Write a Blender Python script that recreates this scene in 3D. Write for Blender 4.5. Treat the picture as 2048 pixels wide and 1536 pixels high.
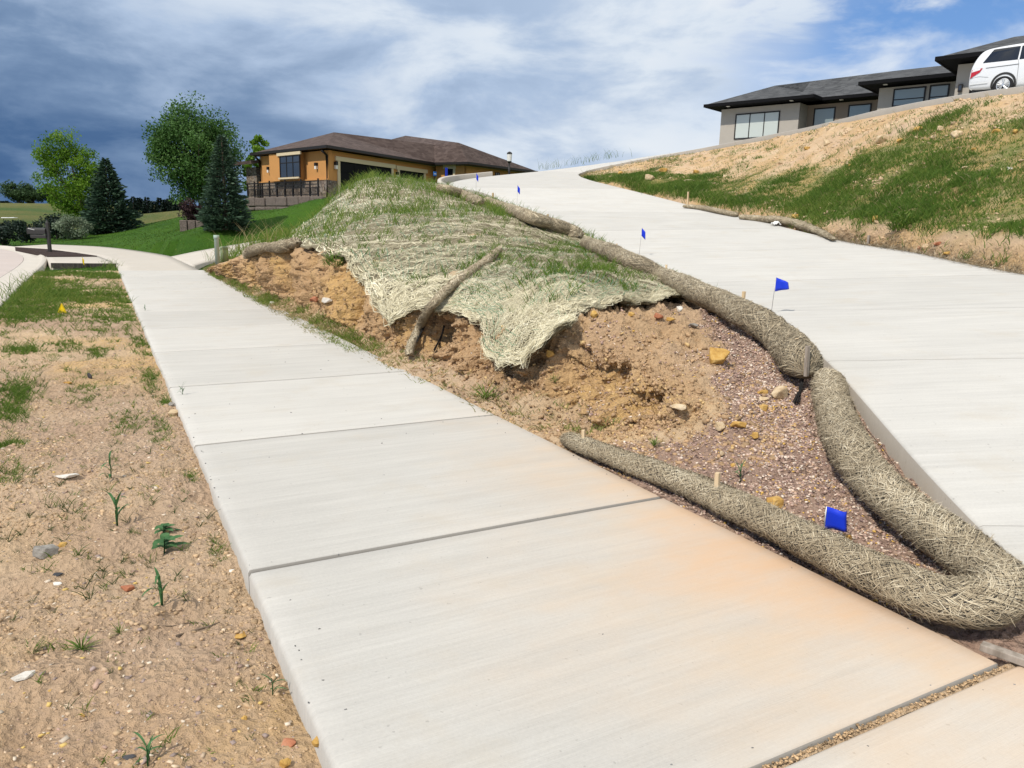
import bpy, math, random
import numpy as np
from mathutils import Matrix, Vector
random.seed(7); RNG=np.random.default_rng(7)
for o in list(bpy.data.objects): bpy.data.objects.remove(o)
SC=bpy.context.scene; COL=SC.collection
# ---------------------------------------------------------------- camera, sky, sun, exposure
F=1520.; CAMH=1.6
_Y=np.array([191-1024,768-433,F]); _Y/=np.linalg.norm(_Y)
_X=np.array([3850-1024,768-525,F]); _X=_X-_X.dot(_Y)*_Y; _X/=np.linalg.norm(_X)
_Z=np.cross(_X,_Y); _Z=_Z if _Z[1]>0 else -_Z
R=np.stack([_X,_Y,_Z])
cam=bpy.data.cameras.new('camera'); camo=bpy.data.objects.new('camera',cam); COL.objects.link(camo)
cam.sensor_width=36; cam.lens=F/2048*36; cam.clip_start=.05; cam.clip_end=6000
M=Matrix(((R[0,0],R[0,1],-R[0,2],0),(R[1,0],R[1,1],-R[1,2],0),(R[2,0],R[2,1],-R[2,2],CAMH),(0,0,0,1)))
camo.matrix_world=M; SC.camera=camo
SUN_AZ=math.radians(-112); SUN_EL=math.radians(48)
sl=bpy.data.lights.new('sun','SUN'); sl.energy=4.0; sl.angle=math.radians(1.0); sl.color=(1,.935,.83)
so=bpy.data.objects.new('sun',sl); COL.objects.link(so)
sd=Vector((math.sin(SUN_AZ)*math.cos(SUN_EL),math.cos(SUN_AZ)*math.cos(SUN_EL),math.sin(SUN_EL)))
so.rotation_euler=sd.to_track_quat('Z','Y').to_euler(); so.location=sd*60
SC.view_settings.view_transform='Standard'; SC.view_settings.look='None'; SC.view_settings.exposure=-.06; SC.view_settings.gamma=1
SC.view_settings.use_curve_mapping=False

class NT:
    def __init__(s,tree): s.t=tree; s.n=tree.nodes; s.l=tree.links
    def add(s,typ,ins=None,**kw):
        n=s.n.new(typ)
        for k,v in kw.items(): setattr(n,k,v)
        for k,v in (ins or {}).items(): s.set(n.inputs[k],v)
        return n
    def set(s,sock,v):
        if isinstance(v,bpy.types.NodeSocket): s.l.new(v,sock)
        else: sock.default_value=v
    def math(s,op,a,b=0.,c=0.,clamp=False):
        n=s.n.new('ShaderNodeMath'); n.operation=op; n.use_clamp=clamp
        s.set(n.inputs[0],a); s.set(n.inputs[1],b); s.set(n.inputs[2],c); return n.outputs[0]
    def noise(s,vec,scale,detail=4,rough=.55,out='Fac',dist=0.):
        n=s.n.new('ShaderNodeTexNoise'); s.set(n.inputs['Vector'],vec); n.inputs['Scale'].default_value=scale
        n.inputs['Detail'].default_value=detail; n.inputs['Roughness'].default_value=rough; n.inputs['Distortion'].default_value=dist
        return n.outputs[out]
    def vor(s,vec,scale,out='Distance',feature='F1',rand=1.):
        n=s.n.new('ShaderNodeTexVoronoi'); n.feature=feature; s.set(n.inputs['Vector'],vec); n.inputs['Scale'].default_value=scale
        n.inputs['Randomness'].default_value=rand; return n.outputs[out]
    def ramp(s,fac,stops,interp='LINEAR'):
        n=s.n.new('ShaderNodeValToRGB'); s.set(n.inputs[0],fac); r=n.color_ramp; r.interpolation=interp
        while len(r.elements)<len(stops): r.elements.new(.5)
        for e,(p,c) in zip(r.elements,stops):
            e.position=p; e.color=(*c,1) if hasattr(c,'__len__') else (c,c,c,1)
        return n.outputs[0]
    def mapr(s,v,a,b,c=0.,d=1.,smooth=True):
        n=s.n.new('ShaderNodeMapRange'); n.interpolation_type='SMOOTHSTEP' if smooth else 'LINEAR'
        s.set(n.inputs[0],v)
        for i,x in enumerate((a,b,c,d)): n.inputs[i+1].default_value=x
        return n.outputs[0]
    def mix(s,fac,a,b,blend='MIX'):
        n=s.n.new('ShaderNodeMix'); n.data_type='RGBA'; n.blend_type=blend; n.clamp_factor=True
        s.set(n.inputs[0],fac); s.set(n.inputs[6],(*a,1) if isinstance(a,tuple) and len(a)==3 else a); s.set(n.inputs[7],(*b,1) if isinstance(b,tuple) and len(b)==3 else b)
        return n.outputs[2]
    def scale(s,vec,sc,rot=(0,0,0)):
        n=s.n.new('ShaderNodeMapping'); s.set(n.inputs[0],vec); n.inputs['Scale'].default_value=sc; n.inputs['Rotation'].default_value=rot; return n.outputs[0]
    def bump(s,h,strength=.5,dist=.02,normal=None):
        n=s.n.new('ShaderNodeBump'); s.set(n.inputs['Height'],h); n.inputs['Strength'].default_value=strength; n.inputs['Distance'].default_value=dist
        if normal is not None: s.l.new(normal,n.inputs['Normal'])
        return n.outputs[0]

# world: Nishita sky behind procedural cloud layers (directions only, continues all round)
W=bpy.data.worlds.new('World'); SC.world=W; W.use_nodes=True
W.cycles.sampling_method='MANUAL'; W.cycles.sample_map_resolution=256
SC.cycles.max_bounces=5; SC.cycles.diffuse_bounces=2; SC.cycles.glossy_bounces=2; SC.cycles.transmission_bounces=3; SC.cycles.transparent_max_bounces=6
w=NT(W.node_tree); w.n.clear()
out=w.add('ShaderNodeOutputWorld'); bg=w.add('ShaderNodeBackground'); bg.inputs[1].default_value=.1; w.l.new(bg.outputs[0],out.inputs[0])
sky=w.add('ShaderNodeTexSky',sky_type='NISHITA',sun_disc=False,sun_elevation=SUN_EL,sun_rotation=SUN_AZ); sky.altitude=1600; sky.dust_density=.6; sky.ozone_density=1.6
tc=w.add('ShaderNodeTexCoord').outputs['Generated']
sep=w.add('ShaderNodeSeparateXYZ',{0:tc}); x,y,z=sep.outputs
# azimuth measured towards the storm (which stands ahead-left of the walk)
sa=math.radians(-25)
dstorm=w.math('ADD',w.math('MULTIPLY',x,math.sin(sa)),w.math('MULTIPLY',y,math.cos(sa)))
# cloud plane projection
den=w.math('ADD',w.math('ABSOLUTE',z),.42)
cp=w.add('ShaderNodeCombineXYZ',{0:w.math('DIVIDE',x,den),1:w.math('DIVIDE',y,den),2:0.}).outputs[0]
cps=w.scale(cp,(.75,1.0,1),(0,0,math.radians(28)))
cps2=w.scale(cps,(.8,1.5,1))
dv=w.add('ShaderNodeCombineXYZ',{0:x,1:y,2:w.math('MULTIPLY',z,2.7)}).outputs[0]
n1=w.noise(dv,2.1,3,.5,dist=.2); n2=w.noise(dv,5.2,8,.57,dist=.25)
# brightness of the deck: dark under the storm ahead-left, bright everywhere else
saz=math.radians(62)
dgap=w.math('ADD',w.math('MULTIPLY',x,math.sin(saz)),w.math('MULTIPLY',y,math.cos(saz)))
v=w.math('POWER',w.math('MAXIMUM',w.math('SUBTRACT',1.,dstorm),.001),.62)
c1=w.mapr(n1,.30,.70,-.5,.5); c2=w.mapr(n2,.34,.66,-.5,.5)
lum=w.math('ADD',w.math('ADD',w.math('MULTIPLY',v,.86),.06),w.math('ADD',w.math('MULTIPLY',c1,.22),w.math('ADD',w.math('MULTIPLY',c2,.24),w.math('MULTIPLY',z,.95))),clamp=True)
deck=w.ramp(lum,[(0,(.42,1.02,2.5)),(.18,(.80,1.6,3.2)),(.40,(2.15,3.2,5.0)),(.62,(4.5,5.7,7.6)),(.8,(7.4,8.2,9.2)),(1,(9.2,9.5,9.8))])
gapn=w.math('ADD',dgap,w.math('ADD',w.math('MULTIPLY',w.math('SUBTRACT',n2,.5),.20),w.math('MULTIPLY',w.math('SUBTRACT',n1,.5),.12)))
gap=w.math('MULTIPLY',w.mapr(gapn,.895,.935),w.mapr(z,.10,.22))
# broken sky around the sun behind the viewer
dsun=w.math('ADD',w.math('MULTIPLY',x,math.sin(SUN_AZ)),w.math('MULTIPLY',y,math.cos(SUN_AZ)))
gap=w.math('MAXIMUM',gap,w.mapr(w.math('ADD',dsun,w.math('MULTIPLY',w.math('SUBTRACT',n1,.5),1.)),.25,.6))
wisp=w.mapr(n2,.42,.66)
blue=w.mix(.42,sky.outputs[0],(1.4,4.0,9.8))
patch=w.mix(w.math('MULTIPLY',wisp,.75),blue,(8.6,9.2,9.8))
col=w.mix(gap,deck,patch)
w.l.new(col,bg.inputs[0])

# ---------------------------------------------------------------- geometry helpers
def ray(px,py): return R@np.array([px-1024.,768.-py,F])
def PZ(px,py,z=0.):
    r=ray(px,py); t=(z-CAMH)/r[2]; return np.array([0,0,CAMH])+r*t
def PR(px,py,rng):
    r=ray(px,py); t=rng/math.hypot(r[0],r[1]); return np.array([0,0,CAMH])+r*t
def PV(px,py,p0,u):   # on the vertical plane through p0 along horizontal u: returns (distance along u, z)
    r=ray(px,py); n=np.array([-u[1],u[0]]); t=(n@np.asarray(p0)[:2])/(n@r[:2]); p=np.array([0,0,CAMH])+r*t
    return (p[:2]-np.asarray(p0)[:2])@np.asarray(u), p[2]
def proj(P):
    c=(np.asarray(P)-np.array([0,0,CAMH]))@R; return 1024+F*c[...,0]/c[...,2], 768-F*c[...,1]/c[...,2], c[...,2]

def _hash(i,j,k,seed):
    h=(i*374761393+j*668265263+k*2147483647+seed*1274126177)&0xffffffff
    h=((h^(h>>13))*1274126177)&0xffffffff
    return ((h^(h>>16))&0xffff)/65535.
def vnoise(P,seed=0):
    P=np.asarray(P,float); i=np.floor(P).astype(np.int64); f=P-i; f=f*f*f*(f*(f*6-15)+10)
    r=0
    for a in (0,1):
        for b in (0,1):
            for c in (0,1):
                wgt=(f[...,0] if a else 1-f[...,0])*(f[...,1] if b else 1-f[...,1])*(f[...,2] if c else 1-f[...,2])
                r=r+wgt*_hash(i[...,0]+a,i[...,1]+b,i[...,2]+c,seed)
    return r*2-1
def fbm(P,scale,octv=4,seed=0,gain=.5):
    P=np.asarray(P,float)*scale; r=0; a=1
    for o in range(octv): r=r+a*vnoise(P,seed+o); P=P*2.03+17.1; a*=gain
    return r
def sstep(x,a,b): t=np.clip((x-a)/(b-a),0,1); return t*t*(3-2*t)
def catmull(P,n):   # resample polyline P (k,d) to n points, smooth, uniform in knots
    P=np.asarray(P,float); k=len(P); t=np.linspace(0,k-1,n) if np.isscalar(n) else np.asarray(n)
    i=np.clip(np.floor(t).astype(int),0,k-2); f=(t-i)[:,None]
    g=lambda j: P[np.clip(j,0,k-1)]
    p0,p1,p2,p3=g(i-1),g(i),g(i+1),g(i+2)
    p0=np.where((i==0)[:,None],2*p1-p2,p0); p3=np.where((i==k-2)[:,None],2*p2-p1,p3)
    return .5*((2*p1)+(-p0+p2)*f+(2*p0-5*p1+4*p2-p3)*f*f+(-p0+3*p1-3*p2+p3)*f**3)
def arcsample(P,step):
    P=np.asarray(P); d=np.r_[0,np.cumsum(np.linalg.norm(np.diff(P,axis=0),axis=1))]; n=max(2,int(d[-1]/step)+1)
    s=np.linspace(0,d[-1],n); return np.stack([np.interp(s,d,P[:,k]) for k in range(P.shape[1])],1)

def link(name,me,mat=None,parent=None):
    o=bpy.data.objects.new(name,me); COL.objects.link(o)
    if mat is not None and me is not None and len(me.materials)==0:
        for m in (mat if isinstance(mat,(list,tuple)) else [mat]): me.materials.append(m)
    if parent is not None: o.parent=parent
    return o
def npmesh(name,V,F3=None,F4=None,smooth=False,attrs=None):
    me=bpy.data.meshes.new(name); V=np.asarray(V,np.float32)
    F3=np.zeros((0,3),np.int32) if F3 is None else np.asarray(F3,np.int32); F4=np.zeros((0,4),np.int32) if F4 is None else np.asarray(F4,np.int32)
    me.vertices.add(len(V)); me.vertices.foreach_set('co',V.ravel())
    nl=F3.size+F4.size; me.loops.add(nl); me.loops.foreach_set('vertex_index',np.r_[F3.ravel(),F4.ravel()].astype(np.int32))
    me.polygons.add(len(F3)+len(F4))
    st=np.r_[np.arange(len(F3))*3,F3.size+np.arange(len(F4))*4].astype(np.int32)
    me.polygons.foreach_set('loop_start',st)
    if smooth: me.polygons.foreach_set('use_smooth',np.ones(len(st),bool))
    for k,v in (attrs or {}).items():
        v=np.asarray(v,np.float32)
        if v.ndim==1: a=me.attributes.new(k,'FLOAT','POINT'); a.data.foreach_set('value',v)
        else:
            a=me.attributes.new(k,'FLOAT_COLOR','POINT'); c=np.ones((len(v),4),np.float32); c[:,:3]=v; a.data.foreach_set('color',c.ravel())
    me.update(calc_edges=True); me.validate(); return me
def gridfaces(n,m,flip=False):
    i=np.arange(n-1)[:,None]*m+np.arange(m-1)[None,:]; q=np.stack([i,i+m,i+m+1,i+1],-1).reshape(-1,4)
    return q[:,::-1] if flip else q
def tag(o,label=None,cat=None,group=None,kind=None):
    if label: o['label']=label
    if cat: o['category']=cat
    if group: o['group']=group
    if kind: o['kind']=kind
    return o
def empty(name,loc=(0,0,0)):
    o=bpy.data.objects.new(name,None); COL.objects.link(o); o.location=loc; o.empty_display_size=.2; return o

class MB:
    def __init__(s): s.v=[]; s.f=[]
    def add(s,V,Fs):
        b=len(s.v); s.v+= [tuple(map(float,p)) for p in V]; s.f+=[tuple(b+i for i in f) for f in Fs]; return s
    def box(s,c,size,axes=None):
        h=np.array(size)/2; A=np.eye(3) if axes is None else np.array(axes)
        V=[np.array(c)+A.T@(h*np.array(k)) for k in [(-1,-1,-1),(1,-1,-1),(1,1,-1),(-1,1,-1),(-1,-1,1),(1,-1,1),(1,1,1),(-1,1,1)]]
        return s.add(V,[(0,3,2,1),(4,5,6,7),(0,1,5,4),(1,2,6,5),(2,3,7,6),(3,0,4,7)])
    def bbox(s,a,b,bev=.01):   # bevelled axis box from corner a to corner b
        import bmesh
        a=np.minimum(a,b); c=np.maximum(a,b); return s.box((np.array(a)+np.array(b))/2,np.abs(np.array(b)-np.array(a)))
    def prism(s,poly,z0,z1):
        n=len(poly); V=[(p[0],p[1],z0 if np.isscalar(z0) else z0[i]) for i,p in enumerate(poly)]+[(p[0],p[1],z1 if np.isscalar(z1) else z1[i]) for i,p in enumerate(poly)]
        return s.add(V,[tuple(range(n))[::-1],tuple(range(n,2*n))]+[(i,(i+1)%n,n+(i+1)%n,n+i) for i in range(n)])
    def tube(s,pts,rad,k=8,caps=True):
        pts=np.asarray(pts,float); n=len(pts); rad=np.full(n,rad) if np.isscalar(rad) else rad
        T=np.gradient(pts,axis=0); T/=np.linalg.norm(T,axis=1)[:,None]+1e-9
        up=np.array([0,0,1.]) if abs(T[0][2])<.9 else np.array([1.,0,0]); V=[]
        for i in range(n):
            a=np.cross(T[i],up); a/=np.linalg.norm(a)+1e-9; b=np.cross(a,T[i]); 
            for j in range(k):
                t=2*math.pi*j/k; V.append(pts[i]+rad[i]*(math.cos(t)*a+math.sin(t)*b))
        Fs=[(i*k+j,i*k+(j+1)%k,(i+1)*k+(j+1)%k,(i+1)*k+j) for i in range(n-1) for j in range(k)]
        if caps: Fs+=[tuple(range(k))[::-1],tuple(range((n-1)*k,n*k))]
        return s.add(V,Fs)
    def mesh(s,name,smooth=False):
        me=bpy.data.meshes.new(name); me.from_pydata(s.v,[],s.f)
        import bmesh
        bm=bmesh.new(); bm.from_mesh(me); bmesh.ops.recalc_face_normals(bm,faces=bm.faces); bm.to_mesh(me); bm.free()
        if smooth: me.polygons.foreach_set('use_smooth',np.ones(len(me.polygons),bool))
        me.update(); return me
    def build(s,name,mat,parent=None,smooth=False,bevel=0):
        o=link(name,s.mesh(name,smooth),mat,parent)
        if bevel:
            m=o.modifiers.new('bevel','BEVEL'); m.width=bevel; m.segments=2; m.limit_method='ANGLE'
        return o

# ---------------------------------------------------------------- materials
def mat(name,fn=None,rough=.8,color=None,metal=0.,spec=.3):
    m=bpy.data.materials.new(name); m.use_nodes=True; t=NT(m.node_tree); t.n.clear()
    o=t.add('ShaderNodeOutputMaterial'); b=t.add('ShaderNodeBsdfPrincipled'); t.l.new(b.outputs[0],o.inputs[0])
    b.inputs['Roughness'].default_value=rough; b.inputs['Metallic'].default_value=metal; b.inputs['Specular IOR Level'].default_value=spec
    if color is not None: b.inputs['Base Color'].default_value=(*color,1)
    t.b=b; t.pos=t.add('ShaderNodeNewGeometry').outputs['Position']
    if fn:
        r=fn(t)
        for k,v in (r or {}).items(): t.set(b.inputs[k],(*v,1) if isinstance(v,tuple) and len(v)==3 else v)
    return m
def attr(t,name,out='Fac'): return t.add('ShaderNodeAttribute',attribute_name=name).outputs[out]
def objrand(t): return t.add('ShaderNodeObjectInfo').outputs['Random']

def concrete(name,base,rot,stain=None,streak=.22,fine=1.):
    def fn(t):
        p=t.scale(t.pos,(1,1,1),(0,0,rot))
        st=t.noise(t.scale(p,(.5,6,1)),1.3,5,.6); st2=t.noise(t.scale(p,(.9,26,1)),1.6,4,.6); br=t.noise(t.scale(p,(4,210,4)),1.,3,.6)
        mo=t.noise(t.pos,.9,5,.6); sp=t.noise(t.pos,75,3,.7); rnd=objrand(t)
        v=t.math('ADD',t.math('MULTIPLY',t.math('SUBTRACT',st,.5),streak*1.4),t.math('ADD',t.math('MULTIPLY',t.math('SUBTRACT',st2,.5),streak),t.math('MULTIPLY',t.math('SUBTRACT',mo,.5),.2)))
        v=t.math('ADD',v,t.math('ADD',t.math('MULTIPLY',t.math('SUBTRACT',br,.5),.24*fine),t.math('MULTIPLY',t.math('SUBTRACT',sp,.5),.2)))
        v=t.math('ADD',v,t.math('MULTIPLY',t.math('SUBTRACT',rnd,.5),.12))
        sc=t.math('ADD',1.,v)
        c=t.mix(1.,base,t.add('ShaderNodeCombineColor',{0:sc,1:sc,2:sc}).outputs[0],'MULTIPLY')
        c=t.mix(t.mapr(t.noise(t.pos,1.7,5,.65),.5,.72,0,.35),c,tuple(k*q for k,q in zip(base,(.93,.86,.76))))
        pit=t.mapr(t.noise(t.pos,34,2,.5),.70,.76,0,.45)
        c=t.mix(pit,c,tuple(k*.55 for k in base))
        if stain: c=stain(t,c)
        h=t.math('ADD',t.math('MULTIPLY',br,.8),t.math('ADD',t.math('MULTIPLY',sp,.6),t.math('MULTIPLY',pit,-1.2)))
        return {'Base Color':c,'Normal':t.bump(h,.35,.004)}
    return mat(name,fn,.88)
def silt(t,c):   # orange silt washed over the walk from the open soil
    s=t.add('ShaderNodeSeparateXYZ',{0:t.pos}).outputs
    n=t.noise(t.pos,1.1,5,.6); n2=t.noise(t.scale(t.pos,(1.,2.2,1)),1.8,5,.65)
    a=t.mapr(t.math('ADD',t.math('SUBTRACT',s[0],t.math('MULTIPLY',t.math('ABSOLUTE',t.math('SUBTRACT',s[1],2.2)),.40)),t.math('MULTIPLY',t.math('SUBTRACT',n,.5),1.9)),.75,2.55)
    a2=t.mapr(t.math('SUBTRACT',t.math('ADD',s[0],t.math('MULTIPLY',t.math('SUBTRACT',n,.5),.9)),t.math('MULTIPLY',t.math('ABSOLUTE',t.math('SUBTRACT',s[1],2.5)),.7)),1.7,2.7)
    c=t.mix(t.math('MULTIPLY',a,t.mapr(n2,.25,.75,.3,.7)),c,(.60,.435,.28))
    return t.mix(t.math('MULTIPLY',a2,t.mapr(n2,.3,.7,.35,.6)),c,(.60,.37,.21))
M_walk=concrete('walk concrete',(.50,.482,.443),0,silt,.2)
M_drive=concrete('drive concrete',(.51,.495,.46),math.radians(24),None,.22,.5)
M_apron=concrete('old concrete',(.50,.46,.40),0,None,.1,.5)
M_road=concrete('road concrete',(.53,.46,.42),.6,None,.08,.3)
def dirtfn(t):
    g=attr(t,'gravel'); yel=attr(t,'clay'); sc=attr(t,'scarp')
    n=t.noise(t.pos,1.3,6,.62); n2=t.noise(t.pos,13,6,.72); n3=t.noise(t.pos,60,4,.7)
    c=t.mix(t.mapr(n,.3,.72),(.50,.355,.22),(.60,.45,.295))
    c=t.mix(t.mapr(t.noise(t.pos,.7,4,.5),.45,.7,0,.55),c,(.47,.335,.24))
    c=t.mix(t.math('MULTIPLY',attr(t,'turf'),t.mapr(n2,.25,.6,.55,1)),c,t.mix(t.mapr(n,.3,.7),(.10,.15,.028),(.19,.19,.06)))
    c=t.mix(t.math('MULTIPLY',sc,.75),c,(.45,.28,.14))
    c=t.mix(t.math('MULTIPLY',yel,t.mapr(n2,.3,.6,.3,1)),c,(.58,.37,.13))
    gp=t.mix(t.vor(t.pos,42,'Color'),(.26,.17,.135),(.50,.37,.29))
    c=t.mix(g,c,t.mix(.5,gp,(.36,.24,.175)))
    k=t.math('ADD',.67,t.math('ADD',t.math('MULTIPLY',n2,.52),t.math('MULTIPLY',n3,.36)))
    c=t.mix(1.,c,t.add('ShaderNodeCombineColor',{0:k,1:k,2:k}).outputs[0],'MULTIPLY')
    h=t.math('ADD',t.math('MULTIPLY',n2,1.5),t.math('ADD',t.math('MULTIPLY',n3,.5),t.math('MULTIPLY',t.vor(t.pos,30),t.math('ADD',t.math('MULTIPLY',g,.8),.5))))
    return {'Base Color':c,'Normal':t.bump(h,1.,.034)}
M_dirt=mat('bare soil',dirtfn,.95,spec=.1)
def lawnfn(t):
    n=t.noise(t.pos,.35,4,.6); n2=t.noise(t.pos,3.,6,.7); n3=t.noise(t.pos,22,4,.75)
    far=attr(t,'meadow')
    c=t.mix(t.mapr(n,.35,.65),(.048,.135,.010),(.09,.20,.018)); c=t.mix(t.mapr(n2,.4,.75,0,.55),c,(.06,.13,.018))
    c=t.mix(t.mapr(n3,.3,.7,0,.6),c,(.032,.09,.008))
    m=t.mix(t.mapr(n2,.35,.65),(.10,.135,.03),(.19,.165,.06)); m=t.mix(t.mapr(t.noise(t.pos,.06,4,.6),.45,.65),m,(.07,.12,.03))
    return {'Base Color':t.mix(far,c,m),'Normal':t.bump(t.math('ADD',n3,t.math('MULTIPLY',n2,1.5)),1.,.12)}
M_lawn=mat('mown grass',lawnfn,.9,spec=.15)
def bladefn(c0,c1,c2,sub=.0):
    def fn(t):
        a=attr(t,'tint'); c=t.ramp(a,[(0,c0),(.55,c1),(1,c2)]); return {'Base Color':c}
    return fn
def leafmat(name,c0,c1,c2,trans=.35):
    m=mat(name,bladefn(c0,c1,c2),.6,spec=.25); t=NT(m.node_tree); b=[n for n in t.n if n.type=='BSDF_PRINCIPLED'][0]; o=[n for n in t.n if n.type=='OUTPUT_MATERIAL'][0]
    tr=t.add('ShaderNodeBsdfTranslucent'); t.l.new(b.inputs['Base Color'].links[0].from_socket,tr.inputs[0])
    mx=t.add('ShaderNodeMixShader'); mx.inputs[0].default_value=trans; t.l.new(b.outputs[0],mx.inputs[1]); t.l.new(tr.outputs[0],mx.inputs[2]); t.l.new(mx.outputs[0],o.inputs[0]); return m
M_grass=leafmat('wild grass',(.055,.115,.015),(.11,.195,.028),(.25,.30,.065))
M_dry=leafmat('dry grass',(.20,.19,.07),(.34,.29,.13),(.47,.40,.22))
M_straw=mat('straw',bladefn((.20,.165,.09),(.64,.575,.385),(.90,.85,.65)),.75,spec=.2)
M_strawg=mat('weathered straw',bladefn((.16,.12,.075),(.47,.39,.265),(.82,.74,.56)),.8,spec=.2)
M_net=mat('black netting',color=(.018,.017,.016),rough=.6)
M_gnet=mat('green netting',color=(.10,.25,.14),rough=.6)
M_peb=mat('mixed pebbles',lambda t:{'Base Color':attr(t,'tintc','Color')},.85)
def rockfn(c0,c1,c2):
    def fn(t):
        p=t.add('ShaderNodeTexCoord').outputs['Object']
        n=t.noise(t.pos,14,6,.65); c=t.ramp(n,[(.3,c0),(.5,c1),(.72,c2)])
        return {'Base Color':c,'Normal':t.bump(t.noise(t.pos,40,6,.7),.7,.012)}
    return fn
M_rocky=mat('ochre sandstone',rockfn((.33,.17,.045),(.50,.30,.08),(.62,.43,.17)),.85)
M_rockt=mat('tan sandstone',rockfn((.38,.26,.15),(.54,.41,.25),(.66,.54,.38)),.85)
M_rockg=mat('grey stone',rockfn((.15,.14,.125),(.27,.25,.22),(.40,.38,.34)),.8)
M_rockw=mat('pale stone',rockfn((.5,.46,.40),(.66,.62,.55),(.78,.75,.7)),.85)
M_rockr=mat('brick red stone',rockfn((.3,.10,.05),(.42,.17,.09),(.5,.26,.16)),.85)
M_rockd=mat('dark slate',rockfn((.035,.037,.04),(.06,.06,.065),(.09,.09,.09)),.7)
def woodfn(c0,c1):
    def fn(t):
        n=t.noise(t.scale(t.pos,(30,30,3)),1.,5,.6); return {'Base Color':t.mix(t.mapr(n,.3,.7),c0,c1),'Normal':t.bump(n,.3,.004)}
    return fn
M_stake=mat('raw pine stake',woodfn((.48,.34,.19),(.66,.52,.34)),.8)
M_oldwood=mat('weathered board',woodfn((.20,.165,.13),(.36,.31,.26)),.85)
M_bark=mat('bark',woodfn((.09,.065,.045),(.18,.14,.10)),.9)
M_blue=mat('blue plastic flag',color=(.012,.045,.62),rough=.45)
M_yel=mat('yellow plastic flag',color=(.85,.60,.01),rough=.45)
M_wire=mat('galvanised wire',color=(.45,.45,.45),rough=.4,metal=.8)
# ================================================================ LARGE STRUCTURE
def polar(az,slope_or_z,r,isz=False):
    a=math.radians(az); return np.array([r*math.sin(a),r*math.cos(a),slope_or_z if isz else CAMH+slope_or_z*r])
# ---- driveway edges (left = towards the walk, right = towards the hill)
DL=np.array([(2.75,.35,.0),(3.0,.78,.02)]+[tuple(polar(*q)) for q in [(64.52,-.3684,4.05),(58.11,-.2715,5.0),(51.21,-.1517,7.4),(47.83,-.1113,9.0),(45.31,-.0857,10.6),(42.06,-.0631,13.),(38.4,-.0402,16.3),(36.17,-.0236,19.),(33.56,-.0078,22.),(30.39,.0160,26.3),(27.9,.0285,29.5),(26.0,.042,32.5),(23.6,.0500,35.5)]]
      +[tuple(polar(*q)) for q in [(24.2,.0560,38.5),(26.47,.0625,41.),(30.28,.0705,44.),(33.2,.0776,46.8),(35.84,.0844,49.),(39.0,.0925,50.5),(42.5,.0890,51.),(46.2,.0932,48.),(49.5,.0985,45.),(53.,.1165,41.5),(56.5,.132,39.),(61,.140,37.5),(66,.146,36),(72,.148,35.6)]])
DRs=[(7.8,-3.2,.0),(8.0,-2.6,.08),(8.75,-1.55,.3),(9.5,-.4,.47),(10.9,1.6,.76),(11.8,2.9,.88),(12.6,4.3,.97),tuple(polar(61.96,-.0363,15.9)),tuple(polar(55.5,-.0165,19.3)),tuple(polar(52.0,-.0085,21.5)),
     tuple(polar(48.54,.0038,24.)),tuple(polar(44.47,.0202,27.5)),tuple(polar(41.68,.0295,30.5)),tuple(polar(38.11,.0437,34.)),tuple(polar(35.21,.055,37.)),
     tuple(polar(33.75,.0607,39.3)),tuple(polar(32.95,.0660,40.8)),tuple(polar(33.15,.0697,42.)),tuple(polar(34.43,.0762,43.3)),tuple(polar(37.95,.0891,44.6)),tuple(polar(41.0,.0990,43.9)),
     tuple(polar(42.73,.1048,43.)),tuple(polar(45.6,.1146,39.6)),tuple(polar(48.52,.1244,36.5)),tuple(polar(52.69,.1410,32.5)),tuple(polar(56.61,.1518,30.)),tuple(polar(60.45,.1583,28.5)),tuple(polar(66,.162,27.8)),tuple(polar(72,.162,27.8))]
DR=np.array(DRs)
assert len(DL)==len(DR),(len(DL),len(DR))
ND=len(DL)
M_side=concrete('darker slab edge',(.36,.325,.28),0,None,.1,.3)  # slab sides and ends in a darker tone than the top
M_jointd=concrete('dusty drive joint',(.33,.315,.29),0,None,.15,.3)
drive=empty('driveway',(5,2,0)); tag(drive,'long pale concrete driveway climbing the hill to the dark roofed house','driveway',kind='structure')
drive.location=(0,0,0)
JO=[0,1.35,2.45,4.0,5.6,7.0,8.6,10.2,11.3,13.6,15.2,17.0,18.6,20.2,22.2,24.0,26.0,ND-1]
def drive_pt(u,v):
    l=catmull(DL,np.atleast_1d(u)); r=catmull(DR,np.atleast_1d(u)); return l*(1-v)+r*v
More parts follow.
